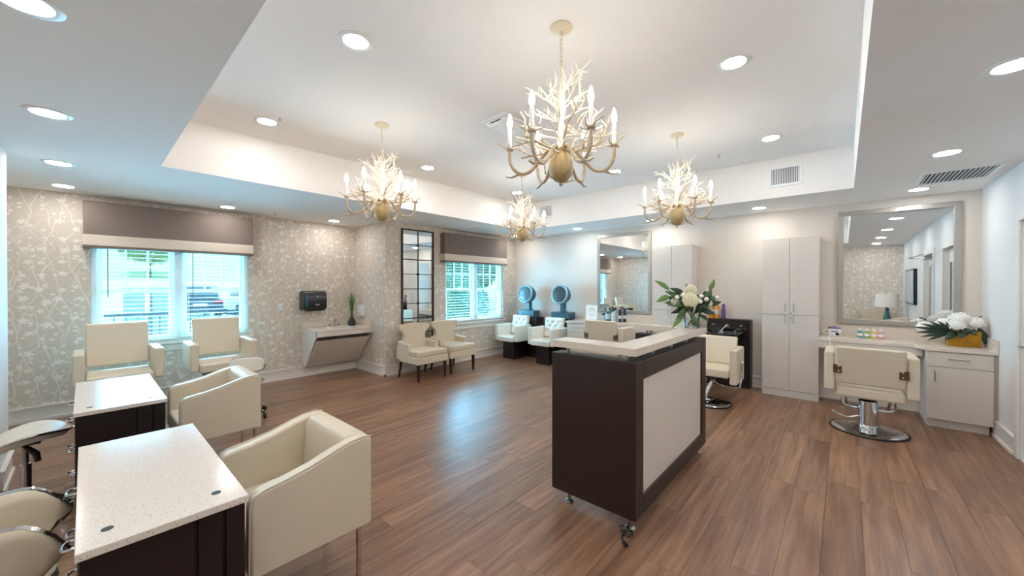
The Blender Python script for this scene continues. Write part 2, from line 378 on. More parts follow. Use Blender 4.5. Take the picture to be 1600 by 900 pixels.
blind(XF, 5.37, 6.165, 'white slatted blind nearest the hair dryer seats', .80)
def cornice(xw, y0, y1, label):
    e = thing('window_cornice', label, 'valance', (xw, y0, 0), 0, 'taupe fabric window cornices'); L = y1-y0
    MB().box(0, .14, 0, L, 2.10, 2.495).build('fabric_board', 'taupe', e, bevel=.004)
    MB().box(.0, .143, -.003, L+.003, 1.975, 2.10).build('pale_band', 'band', e, bevel=.003)
    MB().box(.0, .145, -.004, L+.004, 1.945, 1.975).build('bottom_trim', 'dark_tape', e, bevel=.003)
cornice(XL+.001, -.01, 1.66, 'wide taupe fabric cornice with pale lower band above the window behind the two beige armchairs')
cornice(XF+.001, 4.43, 6.15, 'taupe fabric cornice with pale lower band above the window beside the black-framed mirror')

# ------------------------------------------------------------------ doors in the right wall
def door(name, d, lite, lever):
    y0, y1, z0, z1 = d; e = sempty(name, (XR, 0, 0))
    MB().box(-.02, .0, y0-.085, y0, 0, z1+.085).box(-.02, 0, y1, y1+.085, 0, z1+.085).box(-.02, 0, y0, y1, z1, z1+.085).build('door_casing', 'trim', e, bevel=.005)
    lf = MB().box(.05, .09, y0+.004, y1-.004, .01, z1-.004).build('door_leaf', 'trim', e, bevel=.003)
    if lite:
        MB().box(.044, .05, y0+.16, y0+.34, .9, 1.85).build('lite', 'car_glass', lf)
        MB().box(.035, .05, y0+.13, y0+.16, .87, 1.88).box(.035, .05, y0+.34, y0+.37, .87, 1.88).box(.035, .05, y0+.16, y0+.34, .87, .9).box(.035, .05, y0+.16, y0+.34, 1.85, 1.88).build('lite_frame', 'trim', lf, bevel=.002)
    else:
        for za, zb in ((.18, .95), (1.05, 1.9)): MB().box(.042, .05, y0+.14, y1-.14, za, zb).build('door_panel', 'trim', lf, bevel=.006)
    MB().tube([(.05, y0+lever, .98), (-.01, y0+lever, .98), (-.015, y0+lever+.1, .98)], .01, 8).build('handle', 'brushed', lf, smooth=True)
    return e
d = door('door_1', D1, True, .82)
MB().box(-.06, .05, 2.9, 3.2, 1.97, 2.03).tube([(-.04, 3.1, 1.99), (-.24, 2.9, 2.01), (-.03, 2.66, 2.09)], .009, 6).build('door_closer', 'brushed', d)
door('door_2', D2, True, .78)

# ------------------------------------------------------------------ ceiling fixtures
def can(i, x, y, z, label, grp):
    e = thing('recessed_light', label, 'downlight', (x, y, z), 0, grp)
    MB().lathe([(.073, .0), (.073, -.004), (.098, -.006), (.104, -.002), (.104, .0)], seg=32).build('trim_ring', 'white_vinyl', e, smooth=True)
    MB().lathe([(.001, -.0045), (.074, -.0045), (.074, -.0015), (.001, -.0015)], seg=32).build('lens', 'lens', e)
G1, G2 = 'recessed lights in the lowered soffit', 'recessed lights in the raised tray ceiling'
for i, (x, y, lb) in enumerate((
    (-2.32, -.145, 'recessed soffit light nearest the top left corner of the picture'), (-3.70, -.145, 'recessed soffit light above the front of the nail tables, second along the left edge'),
    (-5.14, -.145, 'recessed soffit light third along the left edge towards the window wall'), (-6.27, -.145, 'recessed soffit light beside the wallpaper left of the cornice'),
    (-6.28, 1.29, 'recessed soffit light above the right end of the wide cornice'), (-6.30, 2.72, 'recessed soffit light above the wall sink'),
    (.62, 2.985, 'recessed soffit light cut by the right edge of the picture'), (.62, 4.589, 'recessed soffit light in front of the long ceiling grille'), (.62, 6.116, 'recessed soffit light just above the right-hand mirror'),
    (-.875, 6.126, 'recessed soffit light above the right-hand tall cabinet'), (-2.358, 6.15, 'recessed soffit light above the left-hand tall cabinet, below a chandelier'), (-3.741, 6.1, 'recessed soffit light left of the grey-framed mirror'),
    (-5.22, 6.1, 'recessed soffit light hidden behind the rearmost chandelier above the hair dryers'), (.62, 1.4, 'recessed soffit light seen only in the right-hand mirror, third from it'), (.62, -.145, 'recessed soffit light seen only in the right-hand mirror, furthest back'),
    (-.85, -.145, 'unseen recessed soffit light above the camera, added for lighting'))): can(i, x, y, ZC, lb, G1)  # the last one is out of view, added to light the room
for i, (x, y, lb) in enumerate((
    (-2.32, 1.14, 'recessed tray light left of the nearest chandelier canopy'), (-.577, 2.975, 'recessed tray light right of the nearest chandelier'), (-4.075, 1.14, 'recessed tray light beside a sprinkler above the left chandelier'),
    (-.577, 4.75, 'recessed tray light above the square wall grille'), (-4.085, 2.972, 'recessed tray light between the left and the rear chandeliers'), (-2.324, 4.745, 'recessed tray light right of the nearest chandelier arms, far back'),
    (-4.07, 4.748, 'recessed tray light over the rear chandelier chain'), (-.577, 1.14, 'unseen recessed tray light over the reception desk, added for lighting'))): can(i, x, y, ZT, lb, G2)  # last tray light unseen, added for its light
def grille(name, label, M, w, h, n, vertical=True, loc=(0, 0, 0)):
    """w x h grille, local x along w, local y along h, facing -z local"""
    e = thing(name, label, 'vent', loc); e.matrix_world = Matrix.Translation(loc) @ M
    MB().box(-w/2-.03, w/2+.03, -h/2-.03, -h/2, -.012, 0).box(-w/2-.03, w/2+.03, h/2, h/2+.03, -.012, 0).box(-w/2-.03, -w/2, -h/2, h/2, -.012, 0).box(w/2, w/2+.03, -h/2, h/2, -.012, 0).build('vent_frame', 'white_vinyl', e, bevel=.003)
    MB().box(-w/2, w/2, -h/2, h/2, -.002, 0).build('backing', 'frame_black', e)
    mm = None
    for k in range(n):
        q = -1+2*(k+.5)/n
        mb = MB().box(-.004, .004, -h/2, h/2, -.011, -.002) if vertical else MB().box(-w/2, w/2, -.004, .004, -.011, -.002)
        if mm is None: o = mb.build('louver', 'white_vinyl', e); mm = o.data
        else: o = bpy.data.objects.new('louver', mm); C.objects.link(o); o.parent = e
        o.location = (q*w/2, 0, 0) if vertical else (0, q*h/2, 0)
back = Matrix.Rotation(R(-90), 4, 'X')      # local -z -> -y (towards the room)
grille('wall_grille', 'white square grille with vertical louvers on the tray face right of a chandelier', back, .27, .185, 16, True, (-.53, TY1, 2.82))
grille('wall_grille', 'small white grille on the tray face behind the rear chandelier', back, .27, .185, 16, True, (-4.08, TY1, 2.855))
grille('ceiling_grille', 'long white return-air grille in the soffit before the right-hand mirror', Matrix(), .44, .50, 15, True, (.81, 5.55, ZC))
grille('ceiling_grille', 'white air grille in the soffit near the second window', Matrix.Rotation(R(90), 4, 'Z'), .45, .22, 10, False, (-5.12, 5.0, ZC))
e = thing('ceiling_speaker_box', 'square white box mounted on the tray ceiling beside the nearest chandelier', 'ceiling unit', (-2.41, 2.62, ZT))
MB().box(-.15, .15, -.15, .15, -.02, 0).build('mounting_plate', 'white_vinyl', e, bevel=.004)
MB().prism([(-.13, -.02), (.13, -.02), (.09, -.07), (-.06, -.085)], 'y', -.13, .13).build('housing', 'white_vinyl', e, bevel=.008)
MB().box(-.05, .08, -.132, -.129, -.045, -.035).build('slot', 'frame_black', e)
for x, y, z, lb in ((-3.87, 1.184, ZT, 'sprinkler head in the tray ceiling beside the light over the left chandelier'), (-1.1, 4.9, ZT, 'sprinkler head in the tray ceiling near the rear right chandelier'), (-6.18, 1.83, ZC, 'sprinkler head in the soffit above the wide cornice')):
    e = thing('sprinkler_head', lb, 'sprinkler', (x, y, z), 0, 'ceiling sprinklers')
    MB().lathe([(.04, 0), (.04, -.004), (.016, -.01), (.001, -.01)], seg=16).build('escutcheon', 'white_vinyl', e, smooth=True)
    MB().tube([(0, 0, -.008), (0, 0, -.04)], .006, 8).lathe([(.016, -.042), (.016, -.038)], seg=10).build('deflector', 'brushed', e)

# ------------------------------------------------------------------ chandeliers
def twig(mb, p, d, L, r, depth, rng):
    pts = [p]; n = 3; q = Vector(p); dd = Vector(d).normalized()
    for i in range(n):
        dd = (dd+Vector((rng.uniform(-.28, .28), rng.uniform(-.28, .28), rng.uniform(-.2, .3)))).normalized(); q = q+dd*L/n; pts.append(q)
    mb.tube(pts, [r, r*.92, r*.82, r*.6], 5)
    if depth > 0:
        for k in range(2 if depth > 1 else 3):
            b_ = pts[1+(k % 3)]; side = Vector((rng.uniform(-1, 1), rng.uniform(-1, 1), rng.uniform(-.2, .8))).normalized()
            twig(mb, b_, dd*.8+side*.8, L*rng.uniform(.42, .62), r*.75, depth-1, rng)
def chandelier():
    e = bpy.data.objects.new('chandelier', None); C.objects.link(e)      # origin on the ceiling; z downwards negative
    rng = random.Random(11)
    MB().lathe([(.001, 0), (.066, 0), (.068, -.006), (.055, -.016), (.03, -.024), (.012, -.028), (.01, -.045), (.001, -.045)], seg=28).build('canopy', 'canopy_cream', e, smooth=True)
    ch = MB().tube([(.0, 0, -.045), (.006, 0, -.05), (.006, 0, -.07), (0, 0, -.075), (-.006, 0, -.07), (-.006, 0, -.05), (0, 0, -.045)], .0022, 5, False).build('chain', 'canopy_cream', e, smooth=True)
    lm = None
    for k in range(9):
        z = -.082-k*.026
        pts = [(.0085*sin(2*pi*j/10), 0, z+.017*cos(2*pi*j/10)) for j in range(11)]
        if lm is None: o = MB().tube([(p[0], 0, p[2]-z) for p in pts], .0026, 5, False).build('link', 'canopy_cream', ch, smooth=True); lm = o.data
        else: o = bpy.data.objects.new('link', lm); C.objects.link(o); o.parent = ch
        o.location = (0, 0, z); o.rotation_euler = (0, 0, R(45 if k % 2 else -45))
    MB().tube([(0, 0, -.305), (0, 0, -.36), (.004, 0, -.5), (-.003, 0, -.62), (0, 0, -.75)], [.007, .012, .015, .016, .018], 8).build('trunk', 'coral', e, smooth=True)
    MB().lathe([(.001, -.93), (.012, -.927), (.04, -.915), (.066, -.88), (.073, -.84), (.068, -.80), (.052, -.768), (.047, -.752), (.058, -.738), (.058, -.73), (.03, -.728), (.001, -.728)], seg=24).build('urn', 'gilt', e, smooth=True)
    MB().ball((0, 0, -.937), .012, 10).build('finial', 'coral_arm', e, smooth=True)
    for k in range(6):
        a = R(60*k); ca, sa = cos(a), sin(a)
        P = lambda r, z, o=0: (r*ca-o*sa, r*sa+o*ca, z)
        arm = MB().tube(smooth_pts([P(.04, -.735), P(.075, -.725), P(.12, -.78), P(.19, -.855), P(.26, -.86), P(.305, -.80), P(.31, -.725)], 4), .0105, 7)
        arm.tube([P(.24, -.862), P(.30, -.885), P(.335, -.88)], [.008, .006, .003], 5).build('arm', 'coral_arm', e, smooth=True)
        cu = MB().lathe([(.008, -.728), (.022, -.72), (.024, -.712), (.008, -.712)], P(.31, 0), 10)
        for j in range(4):
            b_ = a+R(j*90+35+k*13); cu.tube([P(.31, -.718), (P(.31, 0)[0]+.035*cos(b_), P(.31, 0)[1]+.035*sin(b_), -.722+.008*j), (P(.31, 0)[0]+.07*cos(b_+.4), P(.31, 0)[1]+.07*sin(b_+.4), -.705+.01*j)], [.006, .0045, .0025], 5)
        cu.build('candle_cup', 'coral_arm', e, smooth=True)
        cd = MB().lathe([(.012, -.712), (.012, -.595), (.010, -.59)], P(.31, 0), 12).build('candle', 'candle', e, smooth=True)
        MB().lathe([(.006, -.59), (.015, -.57), (.0165, -.55), (.012, -.525), (.005, -.503), (.001, -.497)], P(.31, 0), 12).build('bulb', 'bulb_glow', cd, smooth=True)
    for k in range(17):         # white coral branches around the trunk, then low tan twigs between the arms
        a = k*2.4; z = -.40-.019*k; up = .8-.045*k; mb = MB()
        twig(mb, (0, 0, z), (cos(a), sin(a), up), .16+.0075*k, .0056, 2, rng); mb.build('coral_branch', 'coral', e, smooth=True)
    for k in range(12):
        a = R(30*k+15); mb = MB(); twig(mb, (.05*cos(a), .05*sin(a), -.735-.01*(k % 3)), (cos(a), sin(a), .25 if k % 2 else -.05), .24, .007, 2, rng); mb.build('low_twig', 'coral_arm' if k % 2 else 'coral', e, smooth=True)
    for k in range(4):
        a = R(90*k+20); mb = MB(); twig(mb, (.0, .0, -.925), (cos(a), sin(a), .3), .11, .005, 1, rng); mb.build('low_twig', 'coral_arm', e, smooth=True)
    return e
ch0 = chandelier()
for i, (x, y, rz, lb) in enumerate(((-1.275, 1.893, 34, 'largest, nearest white coral-branch chandelier with lit candle bulbs'), (-3.33, 1.89, 62, 'white coral-branch chandelier on the left, above the accent chairs'),
        (-1.285, 4.015, 18, 'white coral-branch chandelier on the right, in front of the tall cabinets'), (-3.36, 4.02, 42, 'smallest, rearmost white coral-branch chandelier above the hair dryers'))):
    o = ch0 if i == 0 else copy_tree(ch0)
    o.location = (x, y, ZT); o.rotation_euler = (0, 0, R(rz)); tag(o, lb, 'chandelier', 'four coral-branch chandeliers')

# ------------------------------------------------------------------ reception desk
e = thing('reception_desk', 'dark wood reception desk with white front panel and raised U-shaped pale counter', 'desk', (-1.235, 2.94, 0))
DX0, DX1, DY0, DY1 = -.305, .305, -.765, .765
B0, B1 = .08, 1.035
MB().box(DX0, DX1, DY0, DY0+.12, B0, B1).build('end_panel', 'desk_wood', e, bevel=.003)
MB().box(DX0, DX1, DY1-.12, DY1, B0, B1).build('end_panel', 'desk_wood', e, bevel=.003)
fr = MB().box(DX1-.12, DX1-.03, DY0+.12, DY1-.12, B0, B1)
fr.box(DX1-.03, DX1, DY0+.12, DY1-.12, B1-.115, B1).box(DX1-.03, DX1, DY0+.12, DY1-.12, B0, B0+.115)
fr.build('front_frame', 'desk_wood', e, bevel=.003)
MB().box(DX1-.03, DX1-.014, DY0+.12, DY1-.12, B0+.115, B1-.115).build('front_panel', 'desk_panel', e)
MB().box(DX0+.02, DX1-.12, DY0+.12, DY1-.12, .72, .755).build('work_surface', 'laminate', e, bevel=.004)
MB().box(DX0+.05, DX1-.16, DY1-.5, DY1-.13, .12, .72).build('drawer_unit', 'laminate', e, bevel=.004)
MB().box(DX0, DX1+.004, DY0-.004, DY0+.175, 1.075, 1.122).box(DX1-.175, DX1+.004, DY0+.175, DY1-.175, 1.075, 1.122).box(DX0, DX1+.004, DY1-.175, DY1+.004, 1.075, 1.122).build('counter', 'counter_stone', e, bevel=.002)
for x, y in ((-.21, DY0+.06), (.22, DY0+.06), (.255, -.36), (.255, 0), (.255, .36), (.22, DY1-.06), (-.21, DY1-.06)):
    MB().lathe([(.011, B1), (.011, 1.075)], (x, y, 0), 12).build('standoff', 'brushed', e, smooth=True)
for x, y in ((-.19, DY0+.05), (.25, DY0+.05), (.25, DY1-.08), (-.19, DY1-.08)):
    MB().lathe([(.03, 0), (.031, .008), (.022, .016), (.012, .02), (.012, .04), (.02, .08)], (x, y, 0), 14).build('foot', 'brushed', e, smooth=True)
cb = MB()
for k, (r, dx) in enumerate(((.035, 0), (.028, .015), (.03, -.012))):
    cb.tube([(dx+r*cos(q*.5), -.03+r*.7*sin(q*.5), .012+.012*k+.004*sin(q)) for q in range(14)], .004, 6)
cb.tube([(0, 0, .02), (.0, -.02, .05), (.01, -.01, .066)], .004, 6).tube([(-.01, -.03, .012), (.0, -.09, .01), (.03, -.12, .01)], .005, 6).tube([(.03, -.12, .012), (.05, -.135, .012)], .012, 8)
tag(cb.build('power_cable', 'black', None, smooth=True), 'coiled black power cable with plug under the near corner of the reception desk', 'cable').location = (-.975, 2.175, .004)

# ------------------------------------------------------------------ nail tables
def nail_table(loc, label):
    e = thing('nail_table', label, 'table', loc, 0, 'two dark nail tables with white stone tops'); L, Wd = 1.05, .405
    MB().box(-L/2, L/2, -Wd/2, Wd/2, .735, .76).build('table_top', 'quartz', e, bevel=.003)
    MB().box(-L/2+.03, L/2-.03, -Wd/2+.02, Wd/2-.015, .02, .735).build('body', 'espresso', e)
    for s in (-1, 1):
        xx = s*(L/2-.03); a, b_ = (xx, xx+.014*s) if s > 0 else (xx+.014*s, xx)
        for y0, y1 in ((-Wd/2+.008, .055), (.065, .128), (.140, Wd/2-.008)): MB().box(a, b_, y0, y1, 0, .735).build('end_panel', 'espresso', e, bevel=.003)
    for x0 in (-.48, .0):
        for k in range(4):
            z0 = .06+k*.168; dr = MB().box(x0+.01, x0+.47, -Wd/2+.005, -Wd/2+.02, z0, z0+.158).build('drawer', 'espresso', e, bevel=.003)
            xc = x0+.24
            MB().tube(smooth_pts([(xc-.03, -Wd/2+.005, z0+.1), (xc-.028, -Wd/2-.022, z0+.098), (xc, -Wd/2-.03, z0+.094), (xc+.028, -Wd/2-.022, z0+.098), (xc+.03, -Wd/2+.005, z0+.1)], 4), .0055, 8).build('pull', 'chrome', dr, smooth=True)
    for x, y in ((L/2-.10, -Wd/2+.065), (L/2-.10, Wd/2-.075)):
        MB().lathe([(.014, .7595), (.014, .7612), (.001, .7612)], (x, y, 0), 18).build('grommet', 'rubber', e)
    return e
nail_table((-2.105, .18, 0), 'nearest dark nail table with speckled white top in the foreground')
nail_table((-3.865, .155, 0), 'farther dark nail table, its white top reflecting the window')

# ------------------------------------------------------------------ cream tub chairs at the nail tables (front = local -y)
def tub_chair(loc, rz, label, group='cream tub chairs'):
    e = thing('tub_chair', label, 'chair', loc, rz, group); w = .30
    top = [(-.26, .60), (-.255, .632), (-.24, .652), (-.21, .664), (-.12, .678), (-.02, .70), (.08, .733), (.15, .752), (.21, .757), (.255, .75)]
    for s in (-1, 1):
        a, b_ = sorted((s*w, s*(w-.07)))
        MB().prism([(-.26, .33), (-.25, .315), (.255, .315)]+top[::-1], 'x', a, b_).build('arm', 'leather', e, bevel=.014, seg=3)
        MB().tube([(s*(w-.005), y, z+.001) for y, z in [(-.262, .34)]+top], .0035, 5).build('piping', 'leather', e)
    MB().prism([(.26, .315), (.26, .745), (.24, .757), (.16, .755), (.135, .72), (.12, .45), (.12, .315)], 'x', -w+.07, w-.07).build('backrest', 'leather', e, bevel=.012, seg=3)
    MB().box(-w+.07, w-.07, -.265, .12, .315, .47).build('seat', 'leather', e, bevel=.025, seg=3)
    for sx in (-1, 1):
        for sy in (-1, 1):
            MB().tube(smooth_pts([(sx*.2, sy*.15, .305), (sx*.2, sy*.2, .305), (sx*.2, sy*.23, .285), (sx*.2, sy*.235, .25), (sx*.2, sy*.235, .0)], 4), .0125, 10).build('leg', 'chrome', e, smooth=True)
    return e
tub_chair((-2.065, .69, 0), 0, 'cream leather tub chair in the foreground beside the nearest nail table')
tub_chair((-3.96, .72, 0), 0, 'cream leather tub chair beside the farther nail table')

# ------------------------------------------------------------------ salon chairs (front = local -y)
def salon_chair(loc, rz, label, z_seat=.47, z_arm=(.42, .82), back=(.50, .885), wid=.69, base='disc', footrest=True, leather='leather', group='cream salon chairs', lever=True, name='salon_chair', ab=.25, tuft=False, rake=.075, brackets=True):
    e = thing(name, label, 'chair', loc, rz, group); h = wid/2; at = .085
    for s in (-1, 1):
        a, b_ = sorted((s*h, s*(h-at)))
        MB().box(a, b_, -ab, ab, *z_arm).build('arm', leather, e, bevel=.018, seg=3)
    MB().box(-h+at, h-at, -ab-.04, ab-.03, z_seat-.11, z_seat).build('seat', leather, e, bevel=.028, seg=3)
    if tuft:
        n = 26; mb = MB(); vs = []; y0 = ab-.075; btn = [(-.14, .78), (0, .78), (.14, .78), (-.07, .56), (.07, .56), (-.14, .34), (0, .34), (.14, .34)]
        for j in range(n+1):
            for i in range(n+1):
                xx = -h+at+.005+(wid-2*at-.01)*i/n; vv = j/n; z = back[0]+(back[1]-back[0])*vv
                dep = sum(math.exp(-(((xx-bx)/.03)**2+((vv-bv)/.075)**2)) for bx, bv in btn)
                ed = min(1, min(i, n-i)/3, min(j, n-j)/3); vs.append((xx, y0+rake*vv-.03*sqrt(max(ed, 0))+.034*min(dep, 1), z))
        mb.add(vs, [(j*(n+1)+i, j*(n+1)+i+1, (j+1)*(n+1)+i+1, (j+1)*(n+1)+i) for j in range(n) for i in range(n)])
        mb.prism([(y0+.001, back[0]), (y0+.06, back[0]), (y0+rake+.06, back[1]), (y0+rake+.001, back[1])], 'x', -h+at+.005, h-at-.005)
        bk = mb.build('backrest', leather, e, smooth=True)
        for bx, bv in btn: MB().ball((bx, y0+rake*bv+.002, back[0]+(back[1]-back[0])*bv), .011, 8).build('tuft_button', leather, bk, smooth=True)
    else:
        y0 = ab-.08
        bk = MB().prism([(y0, back[0]), (y0+.065, back[0]), (y0+rake+.06, back[1]), (y0+rake, back[1])], 'x', -h+at+.004, h-at-.004).build('backrest', leather, e, bevel=.02, seg=3)
    if brackets:
        zb = back[0]+(back[1]-back[0])*.28
        for s in (-1, 1):
            br = MB().box(*sorted((s*(h-at-.055), s*(h-at+.012))), ab+.008, ab+.018, zb, zb+.085).build('bracket', 'bronze', e, bevel=.002)
            for q in (.02, .065): MB().ball((s*(h-at-.03), ab+.019, zb+q), .008, 8).build('screw', 'chrome', br, smooth=True)
    zb = z_seat-.11
    if base == 'disc':
        MB().lathe([(.305, 0), (.31, .008), (.305, .016), (.295, .016)], seg=48).build('rubber_ring', 'rubber', e, smooth=True)
        MB().lathe([(.296, .012), (.285, .022), (.2, .032), (.12, .046), (.085, .058), (.08, .07)], seg=48).build('base', 'chrome', e, smooth=True)
        MB().lathe([(.082, .06), (.08, .2), (.078, max(.27, zb-.05)), (.07, max(.275, zb-.045)), (.03, zb)], seg=28).build('column', 'chrome', e, smooth=True)
        MB().box(-.1, .1, -.1, .1, zb-.02, zb).build('seat_plate', 'black', e, bevel=.004)
        if lever: MB().tube([(.06, .03, .15), (.16, .06, .12), (.27, .07, .155)], .007, 8).ball((.275, .07, .157), .014, 10).build('pump_lever', 'chrome', e, smooth=True)
        if footrest:
            MB().tube(smooth_pts([(-.17, -.1, zb-.005), (-.17, -.12, zb-.07), (-.165, -.3, .17), (-.15, -.4, .145), (-.1, -.42, .14), (.1, -.42, .14), (.15, -.4, .145), (.165, -.3, .17), (.17, -.12, zb-.07), (.17, -.1, zb-.005)], 4), .012, 8).build('footrest', 'chrome', e, smooth=True)
            MB().tube([(-.2, .02, zb-.005), (-.2, .02, zb-.1), (-.17, .02, zb-.13), (.17, .02, zb-.13), (.2, .02, zb-.1), (.2, .02, zb-.005)], .011, 8).build('swing_bracket', 'chrome', e, smooth=True)
    elif base == 'box':
        MB().box(-.15, .15, -.16, .22, .0, zb).build('pedestal', 'espresso', e, bevel=.004)
    return e
salon_chair((.195, 5.37, 0), pi, 'cream styling chair seen from behind at the right-hand mirror station')
salon_chair((-2.71, 5.33, 0), pi, 'cream styling chair seen from behind beyond the reception desk counter', z_seat=.57, z_arm=(.50, .89), back=(.60, .985))
c = salon_chair((-1.335, 5.58, 0), 0, 'cream shampoo chair facing out in front of the black washbasin', z_seat=.44, z_arm=(.25, .695), back=(.44, .80), base='none', footrest=False, lever=False, rake=.13, ab=.23)
MB().lathe([(.27, 0), (.275, .008), (.27, .016), (.26, .016)], (.03, -.28, 0), 40).build('rubber_ring', 'rubber', c, smooth=True)
MB().lathe([(.262, .012), (.25, .022), (.12, .036), (.07, .05), (.06, .06)], (.03, -.28, 0), 40).build('base', 'chrome', c, smooth=True)
MB().tube([(.0, -.28, .04), (.0, -.27, .1), (.07, -.1, .33)], .028, 12).build('column', 'chrome', c, smooth=True)
MB().box(-.2, .2, -.22, .18, .305, .33).build('seat_plate', 'black', c, bevel=.004)
MB().tube(smooth_pts([(.358, .0, .50), (.358, .0, .36), (.35, -.06, .23), (.33, -.1, .2), (.15, -.2, .23), (.05, -.2, .30)], 4), .011, 8).ball((.36, 0, .505), .02, 10).build('recline_lever', 'chrome', c, smooth=True)
for y, lb in ((.248, 'beige armchair with slotted back before the left half of the window'), (1.13, 'beige armchair with slotted back before the right half of the window, parked car above it')):
    salon_chair((-5.87, y, 0), R(90), lb, z_seat=.585, z_arm=(.50, .82), back=(.63, 1.085), wid=.67, base='box', footrest=False, group='beige pedicure armchairs under the window', name='pedicure_chair', brackets=False)

# ------------------------------------------------------------------ dryer seats along the back wall
for i, (x, lb) in enumerate(((-5.175, 'white tufted dryer chair with hood, nearest the corner window'), (-4.30, 'white tufted dryer chair with hood, beside the counter of the grey mirror'))):
    c = salon_chair((x, 5.92, 0), 0, lb, z_seat=.47, z_arm=(.37, .695), back=(.48, .87), wid=.60, base='box', footrest=False, leather='leather_white', group='two hooded dryer chairs', name='dryer_chair', tuft=True, ab=.24, brackets=False)
    MB().box(-.20, .375, .30, .56, 0, .835).build('rear_cabinet', 'espresso', c, bevel=.004)
    MB().box(-.145, .285, .32, .54, .84, .975).build('dryer_box', 'dryer_shell', c, bevel=.008)
    MB().ball((.2, .40, .985), .014, 10).build('dial', 'black', c, smooth=True)
    MB().box(.03, .13, .38, .47, .975, 1.16).build('post', 'dryer_shell', c, bevel=.015, seg=3)
    Mh = Matrix.Translation((.08, .32, 1.325)) @ Matrix.Rotation(R(80), 4, 'X')
    MB().lathe([(.165, -.02), (.192, -.02), (.196, .0), (.195, .02), (.185, .09), (.155, .15), (.09, .185), (.001, .195)], (0, 0, 0), 32, Mh @ Matrix.Scale(-1, 4, (0, 0, 1))).build('hood', 'dryer_shell', c, smooth=True)
    MB().lathe([(.001, .021), (.153, .0205), (.153, .026), (.1, .032), (.001, .034)], (0, 0, 0), 32, Mh).build('visor', 'dryer_visor', c, smooth=True)
    MB().tube([Mh @ Vector((.176*cos(2*pi*k/32), .176*sin(2*pi*k/32), .018)) for k in range(33)], .021, 8, False).build('hood_rim', 'dryer_rim', c, smooth=True)

# ------------------------------------------------------------------ accent chairs (front = local -y)
def accent_chair(loc, rz, label, group='speckled accent chairs with dark legs'):
    e = thing('accent_chair', label, 'chair', loc, rz, group)
    half = [(.0, .30), (.30, .30), (.30, .50), (.27, .535), (.235, .57), (.205, .62), (.20, .67), (.215, .715), (.25, .755), (.285, .775), (.295, .80), (.29, .862), (.0, .872)]
    pts = half + [(-a, b_) for a, b_ in half[::-1][1:-1]]
    MB().prism([(p[0], p[1]) for p in pts], 'y', .20, .29).build('backrest', 'tweed', e, bevel=.012, seg=3)
    for s in (-1, 1):
        MB().prism([(-.05, .30), (.25, .30), (.25, .60), (.18, .585), (.05, .57), (-.05, .565)], 'x', *sorted((s*.305, s*.225))).build('arm', 'tweed', e, bevel=.012, seg=3)
    MB().box(-.30, .30, -.31, .2, .27, .385).build('seat_frame', 'tweed', e, bevel=.012)
    MB().prism([(-.222, .2), (-.222, -.055), (-.29, -.06), (-.29, -.305), (.29, -.305), (.29, -.06), (.222, -.055), (.222, .2)], 'z', .385, .475).build('seat_cushion', 'tweed', e, bevel=.022, seg=3)
    for sx in (-1, 1):
        MB().tube([(sx*.255, -.265, .275), (sx*.257, -.27, .15), (sx*.258, -.272, 0)], [.03, .026, .017], 8).build('leg', 'mahogany', e, smooth=True)
        MB().tube([(sx*.25, .23, .305), (sx*.25, .24, .18), (sx*.255, .285, 0)], [.026, .022, .015], 8).build('leg', 'mahogany', e, smooth=True)
    return e
accent_chair((-5.21, 3.675, 0), R(90), 'speckled cream accent chair left of its twin, below the black-framed mirror')
accent_chair((-5.25, 4.345, 0), R(90), 'speckled cream accent chair right of its twin, below the cornice window')

# ------------------------------------------------------------------ technician stools
def rim(pts, r=.008): return MB().tube(pts, r, 6)
def stool_base(e, zs, br=.27, oy=0):
    P_ = lambda x, y, z: (x, y+oy, z)
    MB().tube([P_(0, 0, .10), P_(0, 0, zs-.17)], .026, 12).build('gas_column', 'chrome', e, smooth=True)
    MB().tube([P_(0, 0, zs-.17), P_(0, 0, zs-.03)], .014, 10).build('piston', 'brushed', e, smooth=True)
    MB().box(-.07, .07, oy-.07, oy+.07, zs-.04, zs-.025).build('seat_plate', 'black', e, bevel=.003)
    MB().tube([P_(.02, 0, zs-.05), P_(.06, .05, zs-.10), P_(.07, .06, zs-.15)], [.012, .018, .014], 8).build('height_lever', 'black', e, smooth=True)
    for k in range(5):
        a = R(72*k+12); ca, sa = cos(a), sin(a); lg = MB().tube(smooth_pts([P_(0, 0, .125), P_(.1*ca, .1*sa, .12), P_((br-.01)*ca, (br-.01)*sa, .075)], 4), [.022]*5+[.018]*3+[.014], 8).build('base_arm', 'chrome', e, smooth=True)
        MB().lathe([(.026, -.011), (.028, 0), (.026, .011)], P_(br*ca, br*sa, .028), 14, Matrix.Rotation(R(90), 4, 'Y') @ Matrix.Rotation(a, 4, 'X')).tube([P_((br-.008)*ca, (br-.008)*sa, .03), P_((br-.008)*ca, (br-.008)*sa, .075)], .008, 6).build('caster', 'rubber', lg)
